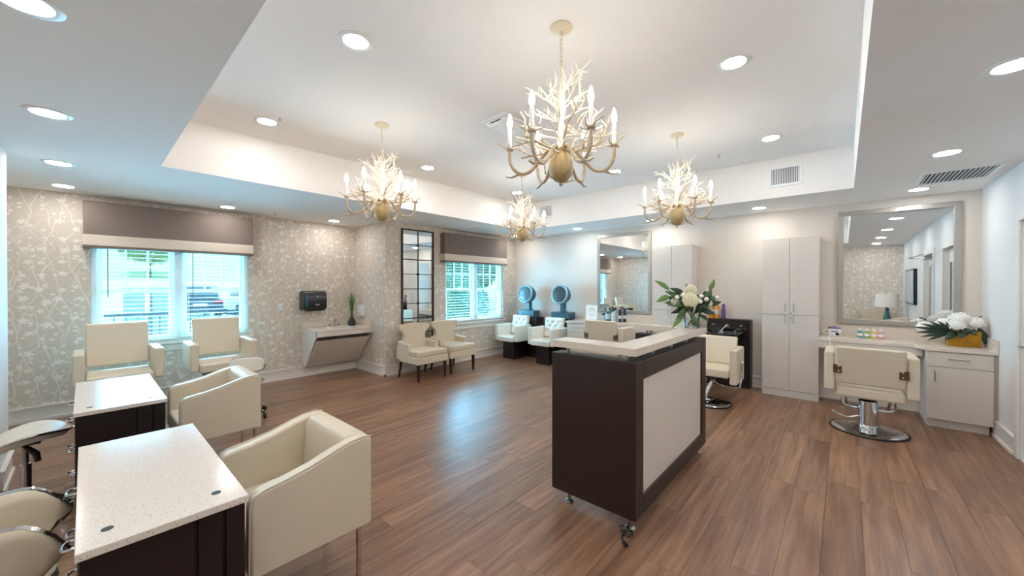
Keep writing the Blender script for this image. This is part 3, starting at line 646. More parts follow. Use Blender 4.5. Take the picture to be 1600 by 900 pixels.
def saddle_stool(loc, rz, label, zs=.53, backlow=0, br=.27, oy=0):
    """front = local +y: wavy saddle seat with chrome rim and a small curved backrest"""
    e = thing('saddle_stool', label, 'stool', loc, rz, 'cream technician stools with chrome rims'); stool_base(e, zs, br, oy)
    n = 20; top = []; rimp = []
    zf = lambda y, x: zs+.045*sin((y+.05)*9.0)*.9+.35*x*x
    out = lambda a: (.19*cos(a)*(1+.12*cos(2*a)), .235*sin(a))
    rings = [.02, .25, .5, .75, .93, 1.0]; vs = []; seg = 36
    for q in rings:
        for k in range(seg):
            x, y = out(2*pi*k/seg); vs.append((x*q, y*q, zf(y*q, x*q)+.012*(1-q**4)))
    for q, dz in ((.99, -.02), (.9, -.05), (.5, -.06), (.02, -.06)):
        for k in range(seg):
            x, y = out(2*pi*k/seg); vs.append((x*q, y*q, zf(y*q, x*q)+dz))
    m_ = len(rings)+4
    mb = MB().add(vs, [(i*seg+k, i*seg+(k+1) % seg, (i+1)*seg+(k+1) % seg, (i+1)*seg+k) for i in range(m_-1) for k in range(seg)])
    mb.build('seat', 'leather_white', e, smooth=True)
    rim([(out(2*pi*k/36)[0]*1.01, out(2*pi*k/36)[1]*1.01, zf(out(2*pi*k/36)[1], out(2*pi*k/36)[0])-.008) for k in range(37)], .0075).build('seat_rim', 'chrome', e, smooth=True)
    vs = []; nb, nz = 16, 8; zb = zs+.10-backlow
    for k in range(nb+1):
        a = R(-50+100*k/nb)
        for j in range(nz+1):
            hgt = .085*sqrt(max(0, 1-(2*k/nb-1)**4)); vs.append((.24*sin(a), -.31+.10*(1-cos(a))*1.6, zb+.07+hgt*(2*j/nz-1)))
    bk = MB().add(vs, [(k*(nz+1)+j, (k+1)*(nz+1)+j, (k+1)*(nz+1)+j+1, k*(nz+1)+j+1) for k in range(nb) for j in range(nz)]).build('backrest', 'leather_white', e, smooth=True, thick=.03)
    rp = [vs[k*(nz+1)+nz] for k in range(nb+1)]+[vs[k*(nz+1)] for k in range(nb, -1, -1)]+[vs[nz]]
    rim(rp, .009).build('back_rim', 'chrome', bk, smooth=True)
    MB().tube(smooth_pts([(0, -.05, zs-.04), (0, -.22, zs-.06), (0, -.3, zs), (0, -.325, zb+.06)], 5), .012, 8).build('back_stem', 'chrome', e, smooth=True)
    return e
saddle_stool((-3.93, -.30, 0), R(-4), 'cream saddle stool with chrome rim before the farther nail table, by the left edge', br=.19, oy=.045)
saddle_stool((-5.12, 1.17, 0), R(244), 'cream stool with dark-rimmed backrest half hidden behind the farther tub chair', zs=.40, backlow=.02)
e = thing('scoop_stool', 'cream scoop-backed stool with chrome rim cut by the lower left corner', 'stool', (-2.13, -.215, 0), R(0), 'cream technician stools with chrome rims'); stool_base(e, .5, .16, -.01)
vs = []; nb, nz = 28, 6; U = []
for k in range(nb+1):
    s = -1+2*k/nb; a = s*R(150)       # U open towards the table (+y)
    x = .172*sin(a) if abs(a) < R(90) else .172*(1 if a > 0 else -1); y = -.2*cos(a) if abs(a) < R(90) else (abs(a)-R(90))*.165
    top = .735-.10*max(0, (abs(s)-.72)/.28)**2*1.2; bot = .46+.13*max(0, (abs(s)-.5)/.5)**2
    for j in range(nz+1): q = j/nz; vs.append((x*(.86+.14*q), y*(.86+.14*q), bot+(top-bot)*q))
bk = MB().add(vs, [(k*(nz+1)+j, (k+1)*(nz+1)+j, (k+1)*(nz+1)+j+1, k*(nz+1)+j+1) for k in range(nb) for j in range(nz)]).build('scoop_back', 'leather', e, smooth=True, thick=.035)
rp = [vs[k*(nz+1)+nz] for k in range(nb+1)]
rim([vs[j] for j in range(nz)]+rp+[vs[nb*(nz+1)+j] for j in range(nz-1, -1, -1)], .011).build('back_rim', 'chrome', bk, smooth=True)
MB().lathe([(.001, .5), (.11, .505), (.145, .49), (.15, .46), (.135, .445), (.001, .445)], seg=28).build('seat', 'leather', e, smooth=True)

# ------------------------------------------------------------------ built-in cabinets and counters
def tall_cabinet(x0, x1, label, yf=6.24, h=2.15):
    e = thing('tall_cabinet', label, 'cabinet', ((x0+x1)/2, (yf+YB)/2, 0), 0, 'tall pale storage cabinets'); w = (x1-x0)/2; d = (YB-yf)/2-.002
    MB().box(-w, w, -d+.02, d, .09, h).build('carcass', 'laminate', e, bevel=.002)
    MB().box(-w, w, -d+.005, d, 0, .09).build('plinth', 'laminate', e, bevel=.002)
    for s in (-1, 1):
        for z0, z1, hz in ((.095, 1.107, 1.0), (1.113, h-.003, 1.16)):
            a, b_ = sorted((s*.0018, s*(w-.002))); dr = MB().box(a, b_, -d, -d+.019, z0, z1).build('door', 'laminate', e, bevel=.002)
            xx = s*.045; MB().tube([(xx, -d, hz), (xx, -d-.028, hz), (xx, -d-.028, hz+.1), (xx, -d, hz+.1)], .005, 8).build('handle', 'brushed', dr, smooth=True)
    for s, z in ((1, 1.07), (1, 1.135)): MB().lathe([(.011, 0), (.011, .005)], (.02, -d, z), 12, Matrix.Rotation(R(90), 4, 'X')).build('lock', 'brushed', e)
    return e
tall_cabinet(-.852, -.235, 'tall pale four-door cabinet left of the right-hand mirror station')
tall_cabinet(-2.385, -1.77, 'tall pale cabinet behind the flower vase, right of the grey-framed mirror')
def station(x0, x1, cab0, cab1, kind, side, tall_x):
    """counter with a base cabinet at one end and knee space; cab0..cab1 is the cabinet's x range"""
    cw = 'right-hand' if side > 0 else 'left-hand'; where = 'in the right-hand corner' if side > 0 else 'beside the dryer chairs'
    e = thing('base_cabinet', 'pale base cabinet with one drawer and door '+where, 'cabinet', ((cab0+cab1)/2, 6.25, 0), 0, 'pale base cabinets of the mirror stations'); w = (cab1-cab0)/2; yf = -.30
    MB().box(-w, w, yf+.02, .318, .09, .808).build('carcass', 'laminate', e, bevel=.002)
    MB().box(-w+.005, w-.02, yf+.045, .318, 0, .09).build('plinth', 'laminate', e)
    dw = MB().box(-w+.002, w-.002, yf, yf+.019, .65, .803).build('drawer', 'laminate', e, bevel=.002)
    dr = MB().box(-w+.002, w-.002, yf, yf+.019, .093, .645).build('door', 'laminate', e, bevel=.002)
    MB().tube([(-.07, yf, .735), (-.07, yf-.028, .735), (.07, yf-.028, .735), (.07, yf, .735)], .005, 8).build('handle', 'brushed', dw, smooth=True)
    hx = -side*(w-.055); MB().tube([(hx, yf, .50), (hx, yf-.028, .50), (hx, yf-.028, .60), (hx, yf, .60)], .005, 8).build('handle', 'brushed', dr, smooth=True)
    if side > 0: MB().box(w, w+.024, yf+.01, .318, 0, .808).build('filler', 'laminate_edge', e)
    e = thing('station_counter', 'pale stone counter with curved step and backsplash, '+cw+' mirror station', 'counter', (0, 0, 0), 0, 'pale counters of the mirror stations')
    ys, yd, yb = 6.09, 5.93, YB-.002
    jx = cab0-.02 if side > 0 else cab1+.02; r = .09
    if side > 0: pts = [(x0, yb), (x0, ys), (jx-r, ys)]+[(jx-r+r*sin(R(a)), ys-(ys-yd)*(1-cos(R(a)))) for a in (18, 36, 54, 72, 90)]+[(x1, yd), (x1, yb)]
    else: pts = [(x1, yb), (x1, ys), (jx+r, ys)]+[(jx+r-r*sin(R(a)), ys-(ys-yd)*(1-cos(R(a)))) for a in (18, 36, 54, 72, 90)]+[(x0, yd), (x0, yb)]
    MB().prism(pts, 'z', .81, .85).build('counter_top', 'counter_stone', e, bevel=.004)
    a, b_ = (x0, jx+.005) if side > 0 else (jx-.005, x1)
    MB().box(a, b_, ys+.012, ys+.03, .725, .81).build('apron', 'laminate', e)
    MB().box(x0, x1, yb-.02, yb, .85, .985).build('backsplash', 'counter_stone', e, bevel=.002)
    if side > 0: MB().box(x1-.02, x1, yd, yb-.02, .85, .96).build('side_splash', 'counter_stone', e, bevel=.002)
station(-.233, XR-.002, .672, 1.124, 'r', 1, -.235)
station(-3.89, -2.387, -3.875, -3.42, 'l', -1, -2.385)
def wall_mirror(x0, x1, z0, z1, label):
    e = thing('wall_mirror', label, 'mirror', ((x0+x1)/2, YB, (z0+z1)/2), 0, 'grey-framed mirrors on the back wall'); w, h = (x1-x0)/2, (z1-z0)/2; fw = .06
    MB().box(-w+fw-.01, w-fw+.01, -.022, -.003, -h+fw-.01, h-fw+.01).build('mirror_glass', 'mirror', e)
    o, i = (w, h), (w-fw, h-fw)
    for k, q in enumerate(([(-w, -h), (w, -h), (w-fw, -h+fw), (-w+fw, -h+fw)], [(w, -h), (w, h), (w-fw, h-fw), (w-fw, -h+fw)], [(w, h), (-w, h), (-w+fw, h-fw), (w-fw, h-fw)], [(-w, h), (-w, -h), (-w+fw, -h+fw), (-w+fw, h-fw)])):
        MB().prism(q, 'y', -.035, -.002).build('frame_rail', 'frame_silver', e, bevel=.006)
wall_mirror(-.06, 1.0, 1.012, 2.462, 'large grey-framed mirror at the right-hand station, reflecting a lamp')
wall_mirror(-3.57, -2.525, .995, 2.47, 'grey-framed mirror behind the reception desk, reflecting wallpaper and window')

# shampoo washbasin unit
e = thing('shampoo_unit', 'dark shampoo cabinet with black tilting basin behind the cream chair', 'washbasin', (-1.297, 6.46, 0))
MB().box(-.285, .285, -.105, .108, 0, 1.0).build('cabinet', 'espresso', e, bevel=.004)
bw = MB()
bw.lathe([(.001, -.12), (.11, -.115), (.17, -.06), (.215, .02), (.235, .04), (.24, .05), (.225, .052), (.2, .03), (.15, -.05), (.09, -.095), (.001, -.1)], (0, 0, 0), 28, Matrix.Translation((.0, -.30, .80)) @ Matrix.Rotation(R(10), 4, 'X') @ Matrix.Scale(.85, 4, (0, 1, 0)))
bw.build('basin', 'gloss_black', e, smooth=True)
MB().box(-.235, .235, -.16, -.105, .83, .885).build('basin_ledge', 'gloss_black', e, bevel=.012, seg=3)
MB().box(-.035, .035, -.135, -.11, .885, .92).build('tap_plate', 'brushed', e, bevel=.004)
for s in (-1, 1): MB().tube([(s*.14, -.13, .88), (s*.15, -.16, .91), (s*.19, -.19, .92)], .011, 8).build('tap_handle', 'chrome', e, smooth=True)
MB().tube(smooth_pts([(.03, -.12, .90), (.02, -.2, .93), (-.03, -.27, .87), (-.07, -.3, .80)], 4), .01, 8).build('spray_hose', 'chrome', e, smooth=True)
def bottle(name, loc, prof, cap, mt, capmt, label, grp=None, seg=16, band=None):
    e = thing(name, label, 'bottle', loc, 0, grp); MB().lathe(prof, seg=seg).build('bottle_body', mt, e, smooth=True); MB().lathe(cap, seg=seg).build('cap', capmt, e, smooth=True)
    if band: MB().lathe([(band[2], band[0]), (band[2], band[1])], seg=seg).build('sticker', band[3], e)
for x, lb in ((-1.545, 'amber bottle on the shampoo cabinet, partly behind the flower leaves'), (-1.465, 'tall amber bottle with pale label beside the purple bottle')):
    bottle('shampoo_bottle', (x, 6.45, 1.0), [(.001, 0), (.038, 0), (.04, .01), (.04, .17), (.03, .195), (.014, .205), (.014, .21)], [(.02, .205), (.02, .245), (.001, .245)], 'amber', 'amber', lb, 'bottles on the shampoo cabinet', band=(.06, .14, .0405, 'band'))
bottle('shampoo_bottle', (-1.375, 6.45, 1.0), [(.001, 0), (.026, 0), (.028, .01), (.028, .14), (.02, .16), (.012, .17)], [(.018, .165), (.022, .18), (.02, .22), (.001, .225)], 'purple', 'purple', 'purple bottle on the shampoo cabinet', 'bottles on the shampoo cabinet')

# ------------------------------------------------------------------ wall sink and what hangs round it
e = thing('wall_sink', 'wall-hung pale sink counter with sloping front panel under the towel dispenser', 'sink', (XL+.001, 2.83, 0)); L = .455
MB().box(0, .63, -L, L, .765, .80).build('counter_top', 'counter_stone', e, bevel=.004)
MB().prism([(.56, .70), (.63, .70), (.63, .765), (.56, .765)], 'y', -L, L).build('apron', 'laminate', e)
MB().prism([(0, .19), (.14, .17), (.53, .655), (.60, .70), (.60, .765), (0, .765)], 'y', -L, -L+.02).build('side_panel', 'laminate', e)
MB().prism([(0, .19), (.14, .17), (.53, .655), (.60, .70), (.60, .765), (0, .765)], 'y', L-.02, L).build('side_panel', 'laminate', e)
MB().prism([(.12, .17), (.14, .17), (.555, .63), (.535, .635)], 'y', -L+.022, L-.022).build('front_panel', 'laminate', e, bevel=.002)
MB().box(0, .02, -L, L, .80, .90).build('backsplash', 'counter_stone', e, bevel=.002)
MB().box(.02, .60, L-.02, L, .80, .90).build('side_splash', 'counter_stone', e, bevel=.002)
MB().lathe([(.001, .7), (.12, .72), (.19, .79), (.205, .803), (.215, .8025), (.215, .798), (.2, .79), (.12, .71), (.001, .69)], (.33, .03, 0), 32, Matrix.Scale(.8, 4, (1, 0, 0))).build('basin', 'white_plastic', e, smooth=True)
fc = MB().box(.07, .12, -.05, .11, .80, .815).tube(smooth_pts([(.095, .03, .81), (.095, .03, .88), (.13, .03, .92), (.19, .03, .915), (.21, .03, .89)], 4), .012, 10).build('faucet', 'brushed', e, smooth=True)
for s in (-.045, .105): MB().tube([(.095, s, .81), (.095, s, .845), (.12, s+(.0), .86)], [.014, .012, .008], 8).build('tap_handle', 'brushed', fc, smooth=True)
e = thing('towel_dispenser', 'dark paper towel dispenser on the wallpaper above the sink', 'dispenser', (XL+.001, 2.515, 1.09))
MB().prism([(0, .0), (.18, .02), (.2, .05), (.2, .26), (.17, .31), (.12, .325), (0, .325)], 'y', -.185, .185).build('housing', 'bolster_black', e, bevel=.025, seg=4)
MB().box(.197, .203, -.15, -.125, .06, .27).build('level_window', 'blue_window', e, bevel=.003)
MB().box(.05, .19, -.12, .15, -.004, .03).build('towel_slot', 'rubber', e)
MB().box(.2, .2025, -.005, .06, .095, .105).prism([(.02, .225), (.035, .225), (.0275, .243)], 'x', .2, .2025).build('badge', 'white_plastic', e)
e = thing('vase_of_grass', 'black bud vase with tall green grass on the sink counter', 'plant', (-6.50, 3.11, .80))
MB().lathe([(.001, 0), (.05, 0), (.068, .03), (.07, .06), (.05, .105), (.026, .14), (.016, .165), (.02, .18), (.013, .18), (.001, .15)], seg=24).build('vase', 'bolster_black', e, smooth=True)
rg = random.Random(3); gb = MB()
for k in range(110):
    a = rg.uniform(0, 2*pi); sp = rg.uniform(.01, .13)*rg.uniform(.4, 1); hh = rg.uniform(.26, .42); w = .0022
    p0 = Vector((.008*cos(a), .008*sin(a), .15)); p1 = Vector((sp*.35*cos(a), sp*.35*sin(a), .18+hh*.5)); p2 = Vector((sp*cos(a), sp*sin(a), .18+hh*(1-.3*sp)))
    gb.tube([p0, p1, p2], [w, w*.9, w*.3], 4)
gb.build('grass_blades', 'grass_blade', e, kind='stuff')
e = thing('soap_dispenser', 'white wall dispenser box on the return wall beside the grass vase', 'dispenser', (-6.44, YR-.001, .97))
MB().box(-.09, .09, -.07, 0, 0, .19).build('housing', 'white_plastic', e, bevel=.01); MB().box(-.05, .05, -.074, -.07, .03, .05).build('push_bar', 'clear_plastic', e, bevel=.002)
e = thing('switch_plate', 'white light switch plate on the wallpaper left of the towel dispenser', 'switch', (XL+.001, 2.06, 1.16))
MB().box(0, .006, -.035, .035, -.058, .058).build('plate', 'white_plastic', e, bevel=.003); MB().box(.006, .012, -.014, .014, -.03, .03).build('rocker', 'white_plastic', e, bevel=.002)

# black grid mirror
e = thing('grid_mirror', 'tall black-framed mirror divided into two columns of panes behind the accent chairs', 'mirror', (XF+.001, 3.925, 0)); y0, y1, z0, z1 = -.33, .33, .40, 2.49
for k in range(8):
    for s in (0, 1):
        h = (z1-z0-.03)/8; a = -.318 if s == 0 else .004; MB().box(.004, .012, a, a+.314, z0+.015+k*h+.003, z0+.015+(k+1)*h-.003).build('mirror_pane', 'mirror', e)
MB().box(0, .004, y0, y1, z0, z1).build('backing', 'frame_black', e)
MB().box(.0, .035, y0-.005, y0+.018, z0, z1).box(.0, .035, y1-.018, y1+.005, z0, z1).box(.0, .035, y0, y1, z0, z0+.02).box(.0, .035, y0, y1, z1-.02, z1).build('frame', 'frame_black', e, bevel=.003)
MB().box(.010, .024, -.006, .006, z0, z1).build('grid_bar', 'frame_black', e)
for k in range(1, 8):
    z = z0+.015+k*h; MB().box(.010, .022 if k % 2 else .027, y0, y1, z-(.005 if k % 2 else .008), z+(.005 if k % 2 else .008)).build('grid_bar', 'frame_black', e)
    if k % 2: MB().lathe([(.022, 0), (.018, .012), (.001, .016)], (.024, 0, z), 10, Matrix.Rotation(R(90), 4, 'Y')).build('rosette', 'frame_black', e, smooth=True)

# ------------------------------------------------------------------ flowers
def leaf_mesh(p0, p1, w, sag=.02, nrm=None, n=7):
    p0, p1 = Vector(p0), Vector(p1); d = p1-p0; s = d.cross(Vector(nrm) if nrm else Vector((.66, -.75, .35))).normalized(); up = s.cross(d).normalized()
    vs = []
    for i in range(n+1):
        q = i/n; c = p0+d*q+up*sag*4*q*(1-q); ww = w*.5*(sin(pi*q**.8)**.9 if 0 < q < 1 else 0)+.0006
        vs += [c-s*ww+up*ww*.25, c, c+s*ww+up*ww*.25]
    fs = []
    for i in range(n):
        for j in (0, 1): a = i*3+j; fs.append((a, a+1, a+4, a+3))
    return MB().add(vs, fs)
def mum(c, r, rg):
    mb = MB().ball(c, r*.72, 14); c = Vector(c); N = 170
    for k in range(N):
        z = 1-2*(k+.5)/N; a = k*2.39996; q = sqrt(1-z*z); d = Vector((q*cos(a), q*sin(a), z)); t1 = d.cross(Vector((.3, .2, .9))).normalized(); t2 = d.cross(t1)
        w = r*.11; b0 = c+d*r*.62; m1 = c+d*r*(.93+.07*rg.random())
        mb.add([b0-t1*w, b0+t2*w, b0+t1*w, b0-t2*w, m1-t1*w*.9, m1+t2*w*.9, m1+t1*w*.9, m1-t2*w*.9, m1+d*r*.06], [(0, 1, 5, 4), (1, 2, 6, 5), (2, 3, 7, 6), (3, 0, 4, 7), (4, 5, 8), (5, 6, 8), (6, 7, 8), (7, 4, 8)])
    return mb
rg = random.Random(5)
e = thing('flower_vase', 'clear glass vase of cream chrysanthemums and long leaves on the reception desk', 'flowers', (-1.017, 3.585, 1.1225))
RV = Vector((.75, .661, 0)); DV = Vector((-.661, .75, 0))       # across the picture / away from the camera
def P(a, z, d=0): return RV*a+DV*d+Vector((0, 0, z))
MB().lathe([(.001, 0), (.068, 0), (.074, .006), (.07, .03), (.066, .07), (.074, .12), (.083, .15), (.08, .15), (.07, .118), (.061, .07), (.064, .03), (.06, .018), (.001, .016)], seg=32).build('vase', 'clear_glass', e, smooth=True)
MB().lathe([(.001, .017), (.06, .019), (.06, .03), (.057, .07), (.062, .088), (.001, .088)], seg=28).build('water', 'clear_glass', e, smooth=True)
for k in range(11):
    a = k*2.4; MB().tube(smooth_pts([(.035*cos(a+2.5), .035*sin(a+2.5), .022), (.01*cos(a), .01*sin(a), .1), (.045*cos(a), .045*sin(a), .17), (.09*cos(a), .09*sin(a), .26)], 3), .0035, 5).build('stem', 'stem', e)
for a, z, d, r in ((-.05, .25, -.08, .066), (.0, .335, .02, .056), (-.135, .225, .03, .045), (.125, .215, -.03, .045)): mum(P(a, z, d), r, rg).build('chrysanthemum', 'petal', e, smooth=True)
for a, z, d in ((.06, .285, -.05), (.16, .335, .02), (.225, .27, 0), (-.09, .30, -.03), (.09, .26, -.08), (-.14, .275, -.02), (.03, .24, -.09)): MB().ball(P(a, z, d), .02, 10).build('bud', 'petal_white', e, smooth=True)
for (a0, z0, d0, a1, z1, d1, w, mt) in (
    (-.20, .34, 0, -.335, .425, .0, .045, 'leaf_pale'), (-.20, .285, 0, -.33, .235, -.03, .052, 'leaf_pale'), (.15, .33, 0, .215, .44, .02, .04, 'leaf_pale'),
    (-.09, .155, -.04, -.21, .01, -.09, .05, 'leaf_pale'), (-.045, .12, -.09, .015, .008, -.10, .045, 'leaf'), (-.05, .20, -.05, -.17, .10, -.08, .05, 'leaf'),
    (-.04, .19, -.03, -.2, .13, -.02, .05, 'leaf_dark'), (-.08, .25, 0, -.235, .33, .02, .05, 'leaf'), (-.06, .3, .02, -.19, .355, .02, .05, 'leaf_dark'), (-.02, .31, .03, -.03, .40, .05, .045, 'leaf'),
    (-.1, .22, -.05, -.19, .20, -.08, .055, 'leaf'), (.05, .2, -.05, .13, .30, -.08, .075, 'leaf_dark'), (.08, .23, -.03, .17, .34, -.02, .06, 'leaf'), (.08, .2, -.04, .24, .235, -.05, .05, 'leaf_dark'),
    (.07, .22, 0, .26, .285, .02, .05, 'leaf'), (.05, .16, -.06, .17, .13, -.08, .05, 'leaf_dark'), (.02, .15, -.07, .06, .22, -.12, .06, 'leaf_dark'), (-.03, .15, -.08, -.1, .2, -.12, .055, 'leaf_dark'),
    (.06, .12, -.02, .12, .06, -.06, .035, 'leaf'), (-.1, .28, .02, -.16, .30, .06, .05, 'leaf_dark'), (.1, .28, .03, .21, .33, .06, .05, 'leaf_dark'), (0, .18, .04, .02, .3, .12, .06, 'leaf'),
    (-.05, .16, .05, -.16, .24, .12, .05, 'leaf_dark'), (.07, .17, .05, .18, .24, .1, .05, 'leaf')):
    leaf_mesh(P(a0, z0, d0), P(a1, z1, d1), w, .012).build('leaf', mt, e, smooth=True, thick=.0012)
for k in range(16):
    a_ = rg.uniform(-.12, .14); z_ = rg.uniform(.15, .24); th = rg.uniform(-.5, 3.6); L = rg.uniform(.09, .14); dd = rg.uniform(-.06, .08)
    leaf_mesh(P(a_, z_, dd), P(a_+L*cos(th), z_+L*sin(th)*.8, dd+rg.uniform(-.05, .04)), rg.uniform(.04, .058), .012).build('leaf', ('leaf', 'leaf_dark', 'leaf')[k % 3], e, smooth=True, thick=.0012)
for a0, z0, a1, z1 in ((-.03, .16, -.20, .34), (-.03, .16, -.20, .285), (.03, .16, .15, .33), (-.02, .15, -.09, .155)): MB().tube([P(a0, z0), P((a0+a1)/2, (z0+z1)/2+.015), P(a1, z1)], .0025, 5).build('stem', 'stem', e)

e = thing('flower_box', 'gold box of white hydrangeas with dark fan leaf on the right-hand counter', 'flowers', (.965, 6.27, .851))
bx = MB().box(-.115, .125, -.065, .065, 0, .165).build('gold_box', 'gold', e, bevel=.004)
bx2 = MB().prism([(.0, .165), (.122, .165), (.122, .002), (.05, .03), (.005, .09)], 'y', -.075, -.066).build('gold_fold', 'gold', bx, bevel=.003)
MB().prism([(-.113, .0), (-.03, .0), (-.035, .06), (-.07, .12), (-.113, .15)], 'y', -.075, -.066).build('gold_fold', 'gold', bx, bevel=.003)
def hydrangea(c, r, n, rg):
    mb = MB().ball(c, r*.8, 12, .8); c = Vector(c)
    for k in range(n):
        z = 1-1.7*(k+.5)/n; a = k*2.39996; q = sqrt(max(0, 1-z*z)); d = Vector((q*cos(a), q*sin(a), z*.8)); p = c+d*r*(.93+.1*rg.random()); d.normalize(); t1 = d.cross(Vector((.1, .3, .9))).normalized(); t2 = d.cross(t1); w = r*.21
        for j in range(4):
            b_ = j*pi/2+k; u_ = t1*cos(b_)+t2*sin(b_); v_ = t1*cos(b_+pi/2)+t2*sin(b_+pi/2)
            mb.add([p, p+u_*w*.5+v_*w*.45+d*w*.15, p+u_*w, p+u_*w*.5-v_*w*.45+d*w*.15], [(0, 1, 2, 3)])
    return mb
for x, y, z, r in ((-.02, -.0, .285, .095), (-.05, -.07, .225, .075), (.09, .0, .25, .08), (-.27, .02, .185, .075), (-.13, .03, .235, .07), (.03, .08, .25, .07)): hydrangea((x, y, z), r, 75, rg).build('hydrangea', 'petal_white', e, smooth=True)
for k in range(8):
    a = R(-32+15.5*k); b_ = Vector((-.09, -.06, .15)); L = .30-.03*abs(k-3); leaf_mesh(b_, b_+Vector((-cos(a)*L, -.05, sin(a)*L*.75-.02)), .036, .015, (0, -1, .2)).build('fan_leaflet', 'leaf_dark', e, smooth=True, thick=.002)
for p0, p1, w in (((-.05, -.06, .16), (-.14, -.13, .06), .07), ((.0, -.06, .17), (-.03, -.14, .09), .08), ((.04, -.05, .17), (.08, -.13, .13), .07), ((.13, 0, .18), (.155, -.03, .03), .06), ((.12, .04, .2), (.15, .02, .08), .05), ((.09, .04, .22), (.14, .05, .33), .05), ((-.1, .0, .2), (-.06, -.03, .34), .045), ((-.03, -.06, .16), (.06, -.12, .18), .06)):
    leaf_mesh(p0, p1, w, .015, (0, -1, .3)).build('leaf', 'leaf_dark' if w > .055 else 'leaf', e, smooth=True, thick=.0015)

# ------------------------------------------------------------------ small things on the counters
e = thing('wax_warmer', 'small white wax warmer with lilac lid and loop handle on the right-hand counter', 'appliance', (-.085, 6.42, .851))
MB().lathe([(.001, 0), (.062, 0), (.068, .01), (.068, .085), (.064, .095)], seg=28).build('body', 'white_plastic', e, smooth=True)
MB().lathe([(.066, .095), (.064, .108), (.045, .118), (.012, .122), (.012, .13), (.001, .13)], seg=28).build('lid', 'lid_lilac', e, smooth=True)
MB().tube(smooth_pts([(-.066, -.01, .025), (-.1, -.015, .03), (-.108, -.015, .055), (-.1, -.015, .078), (-.066, -.01, .08)], 4), .007, 8).build('handle', 'white_plastic', e, smooth=True)
MB().box(.008, .045, -.0675, -.061, .015, .05).build('control', 'bolster_black', e, bevel=.004)
MB().box(-.03, .03, -.0695, -.064, .058, .072).build('label_strip', 'lid_lilac', e)
MB().tube(smooth_pts([(-.02, -.06, .006), (-.06, -.16, .006), (-.04, -.335, .004), (-.035, -.352, -.05), (-.03, -.35, -.25), (-.02, -.2, -.5), (0, .12, -.55)], 5), .004, 6).build('cord', 'white_plastic', e, smooth=True)
for x, mt, nm in ((.16, 'polish_teal', 'teal'), (.222, 'polish_green', 'greenish'), (.284, 'polish_yellow', 'yellow'), (.346, 'polish_pink', 'pink')):
    bottle('small_bottle', (x, 6.43, .851), [(.001, 0), (.024, 0), (.025, .005), (.025, .075), (.018, .085), (.014, .088)], [(.017, .088), (.017, .112), (.001, .112)], mt, 'white_plastic', 'small %s bottle with white cap in the row of four below the right-hand mirror' % nm, 'row of four small bottles', band=(.025, .055, .0255, 'paper'))
e = thing('sign_holder', 'upright white sign holder with a printed sheet on the left-hand station counter', 'sign', (-3.545, 6.27, .851), R(8))
MB().obox(Matrix.Translation((0, .02, .148)) @ Matrix.Rotation(R(-8), 4, 'X'), .118, .004, .148).build('holder', 'clear_plastic', e, bevel=.003)
sh = MB().obox(Matrix.Translation((0, .0155, .149)) @ Matrix.Rotation(R(-8), 4, 'X'), .105, .0006, .132).build('sheet', 'paper', e)
for k in range(7):
    w = (.05, .06, .085, .08, .085, .07, .04)[k]; MB().obox(Matrix.Translation((0, .0148+.14*(.235-k*.026-.149)*1.0, .235-k*.026)) @ Matrix.Rotation(R(-8), 4, 'X'), w, .0005, .0035 if k < 2 else .0016).build('text_line', 'ink', sh)
MB().box(-.118, .118, -.02, .09, 0, .006).build('foot', 'clear_plastic', e, bevel=.002)
SB = 'styling products on the left-hand counter'
bottle('pump_bottle', (-3.235, 6.33, .851), [(.001, 0), (.042, 0), (.045, .01), (.045, .16), (.036, .18), (.016, .19)], [(.016, .19), (.016, .21), (.006, .212), (.006, .24), (.03, .243), (.03, .252), (.001, .252)], 'teal_bottle', 'white_plastic', 'wide teal bottle with white pump before the grey-framed mirror', SB, band=(.04, .14, .0455, 'clear_plastic'))
def spray(loc, mt, cmt, label, h=.2, r=.027):
    e = thing('spray_bottle', label, 'bottle', loc, R(20), SB)
    MB().lathe([(.001, 0), (r, 0), (r+.002, .008), (r+.002, h*.6), (r*.6, h*.78), (.011, h*.82)], seg=16).build('bottle_body', mt, e, smooth=True)
    MB().lathe([(.014, h*.82), (.014, h*.9), (.001, h*.9)], seg=12).box(-.05, .02, -.011, .011, h*.9, h*1.02).build('spray_head', cmt, e, bevel=.003)
    MB().tube([(-.025, 0, h*.9), (-.038, 0, h*.8), (-.03, 0, h*.7)], .004, 6).build('trigger', cmt, e)
spray((-3.125, 6.40, .851), 'clear_plastic', 'black', 'clear spray bottle with black trigger beside the wide teal bottle', .24, .032)
spray((-3.09, 6.25, .851), 'clear_plastic', 'teal_bottle', 'clear spray bottle with teal trigger in front of the grey-framed mirror', .22)
for x, y, h, lb in ((-3.01, 6.35, .23, 'tall black aerosol can, left of two beside the spray bottles'), (-2.945, 6.40, .24, 'tall black aerosol can, rightmost of the styling products')):
    bottle('aerosol_can', (x, y, .851), [(.001, 0), (.027, 0), (.029, .006), (.029, h*.78), (.02, h*.83)], [(.021, h*.82), (.021, h), (.001, h)], 'bolster_black', 'black', lb, SB, band=(h*.25, h*.5, .0294, 'clear_plastic'))
bottle('jar', (-3.36, 6.40, .851), [(.001, 0), (.033, 0), (.035, .006), (.035, .1), (.03, .11)], [(.032, .105), (.032, .135), (.001, .135)], 'clear_plastic', 'black', 'small glass jar with black lid beside the sign holder', SB)
e = thing('brush_cup', 'dark cup of combs and brushes behind the wide teal bottle', 'cup', (-3.32, 6.48, .851), 0, SB)
MB().lathe([(.001, 0), (.035, 0), (.04, .11), (.036, .11), (.031, .01), (.001, .01)], seg=16).build('cup', 'bolster_black', e, smooth=True)
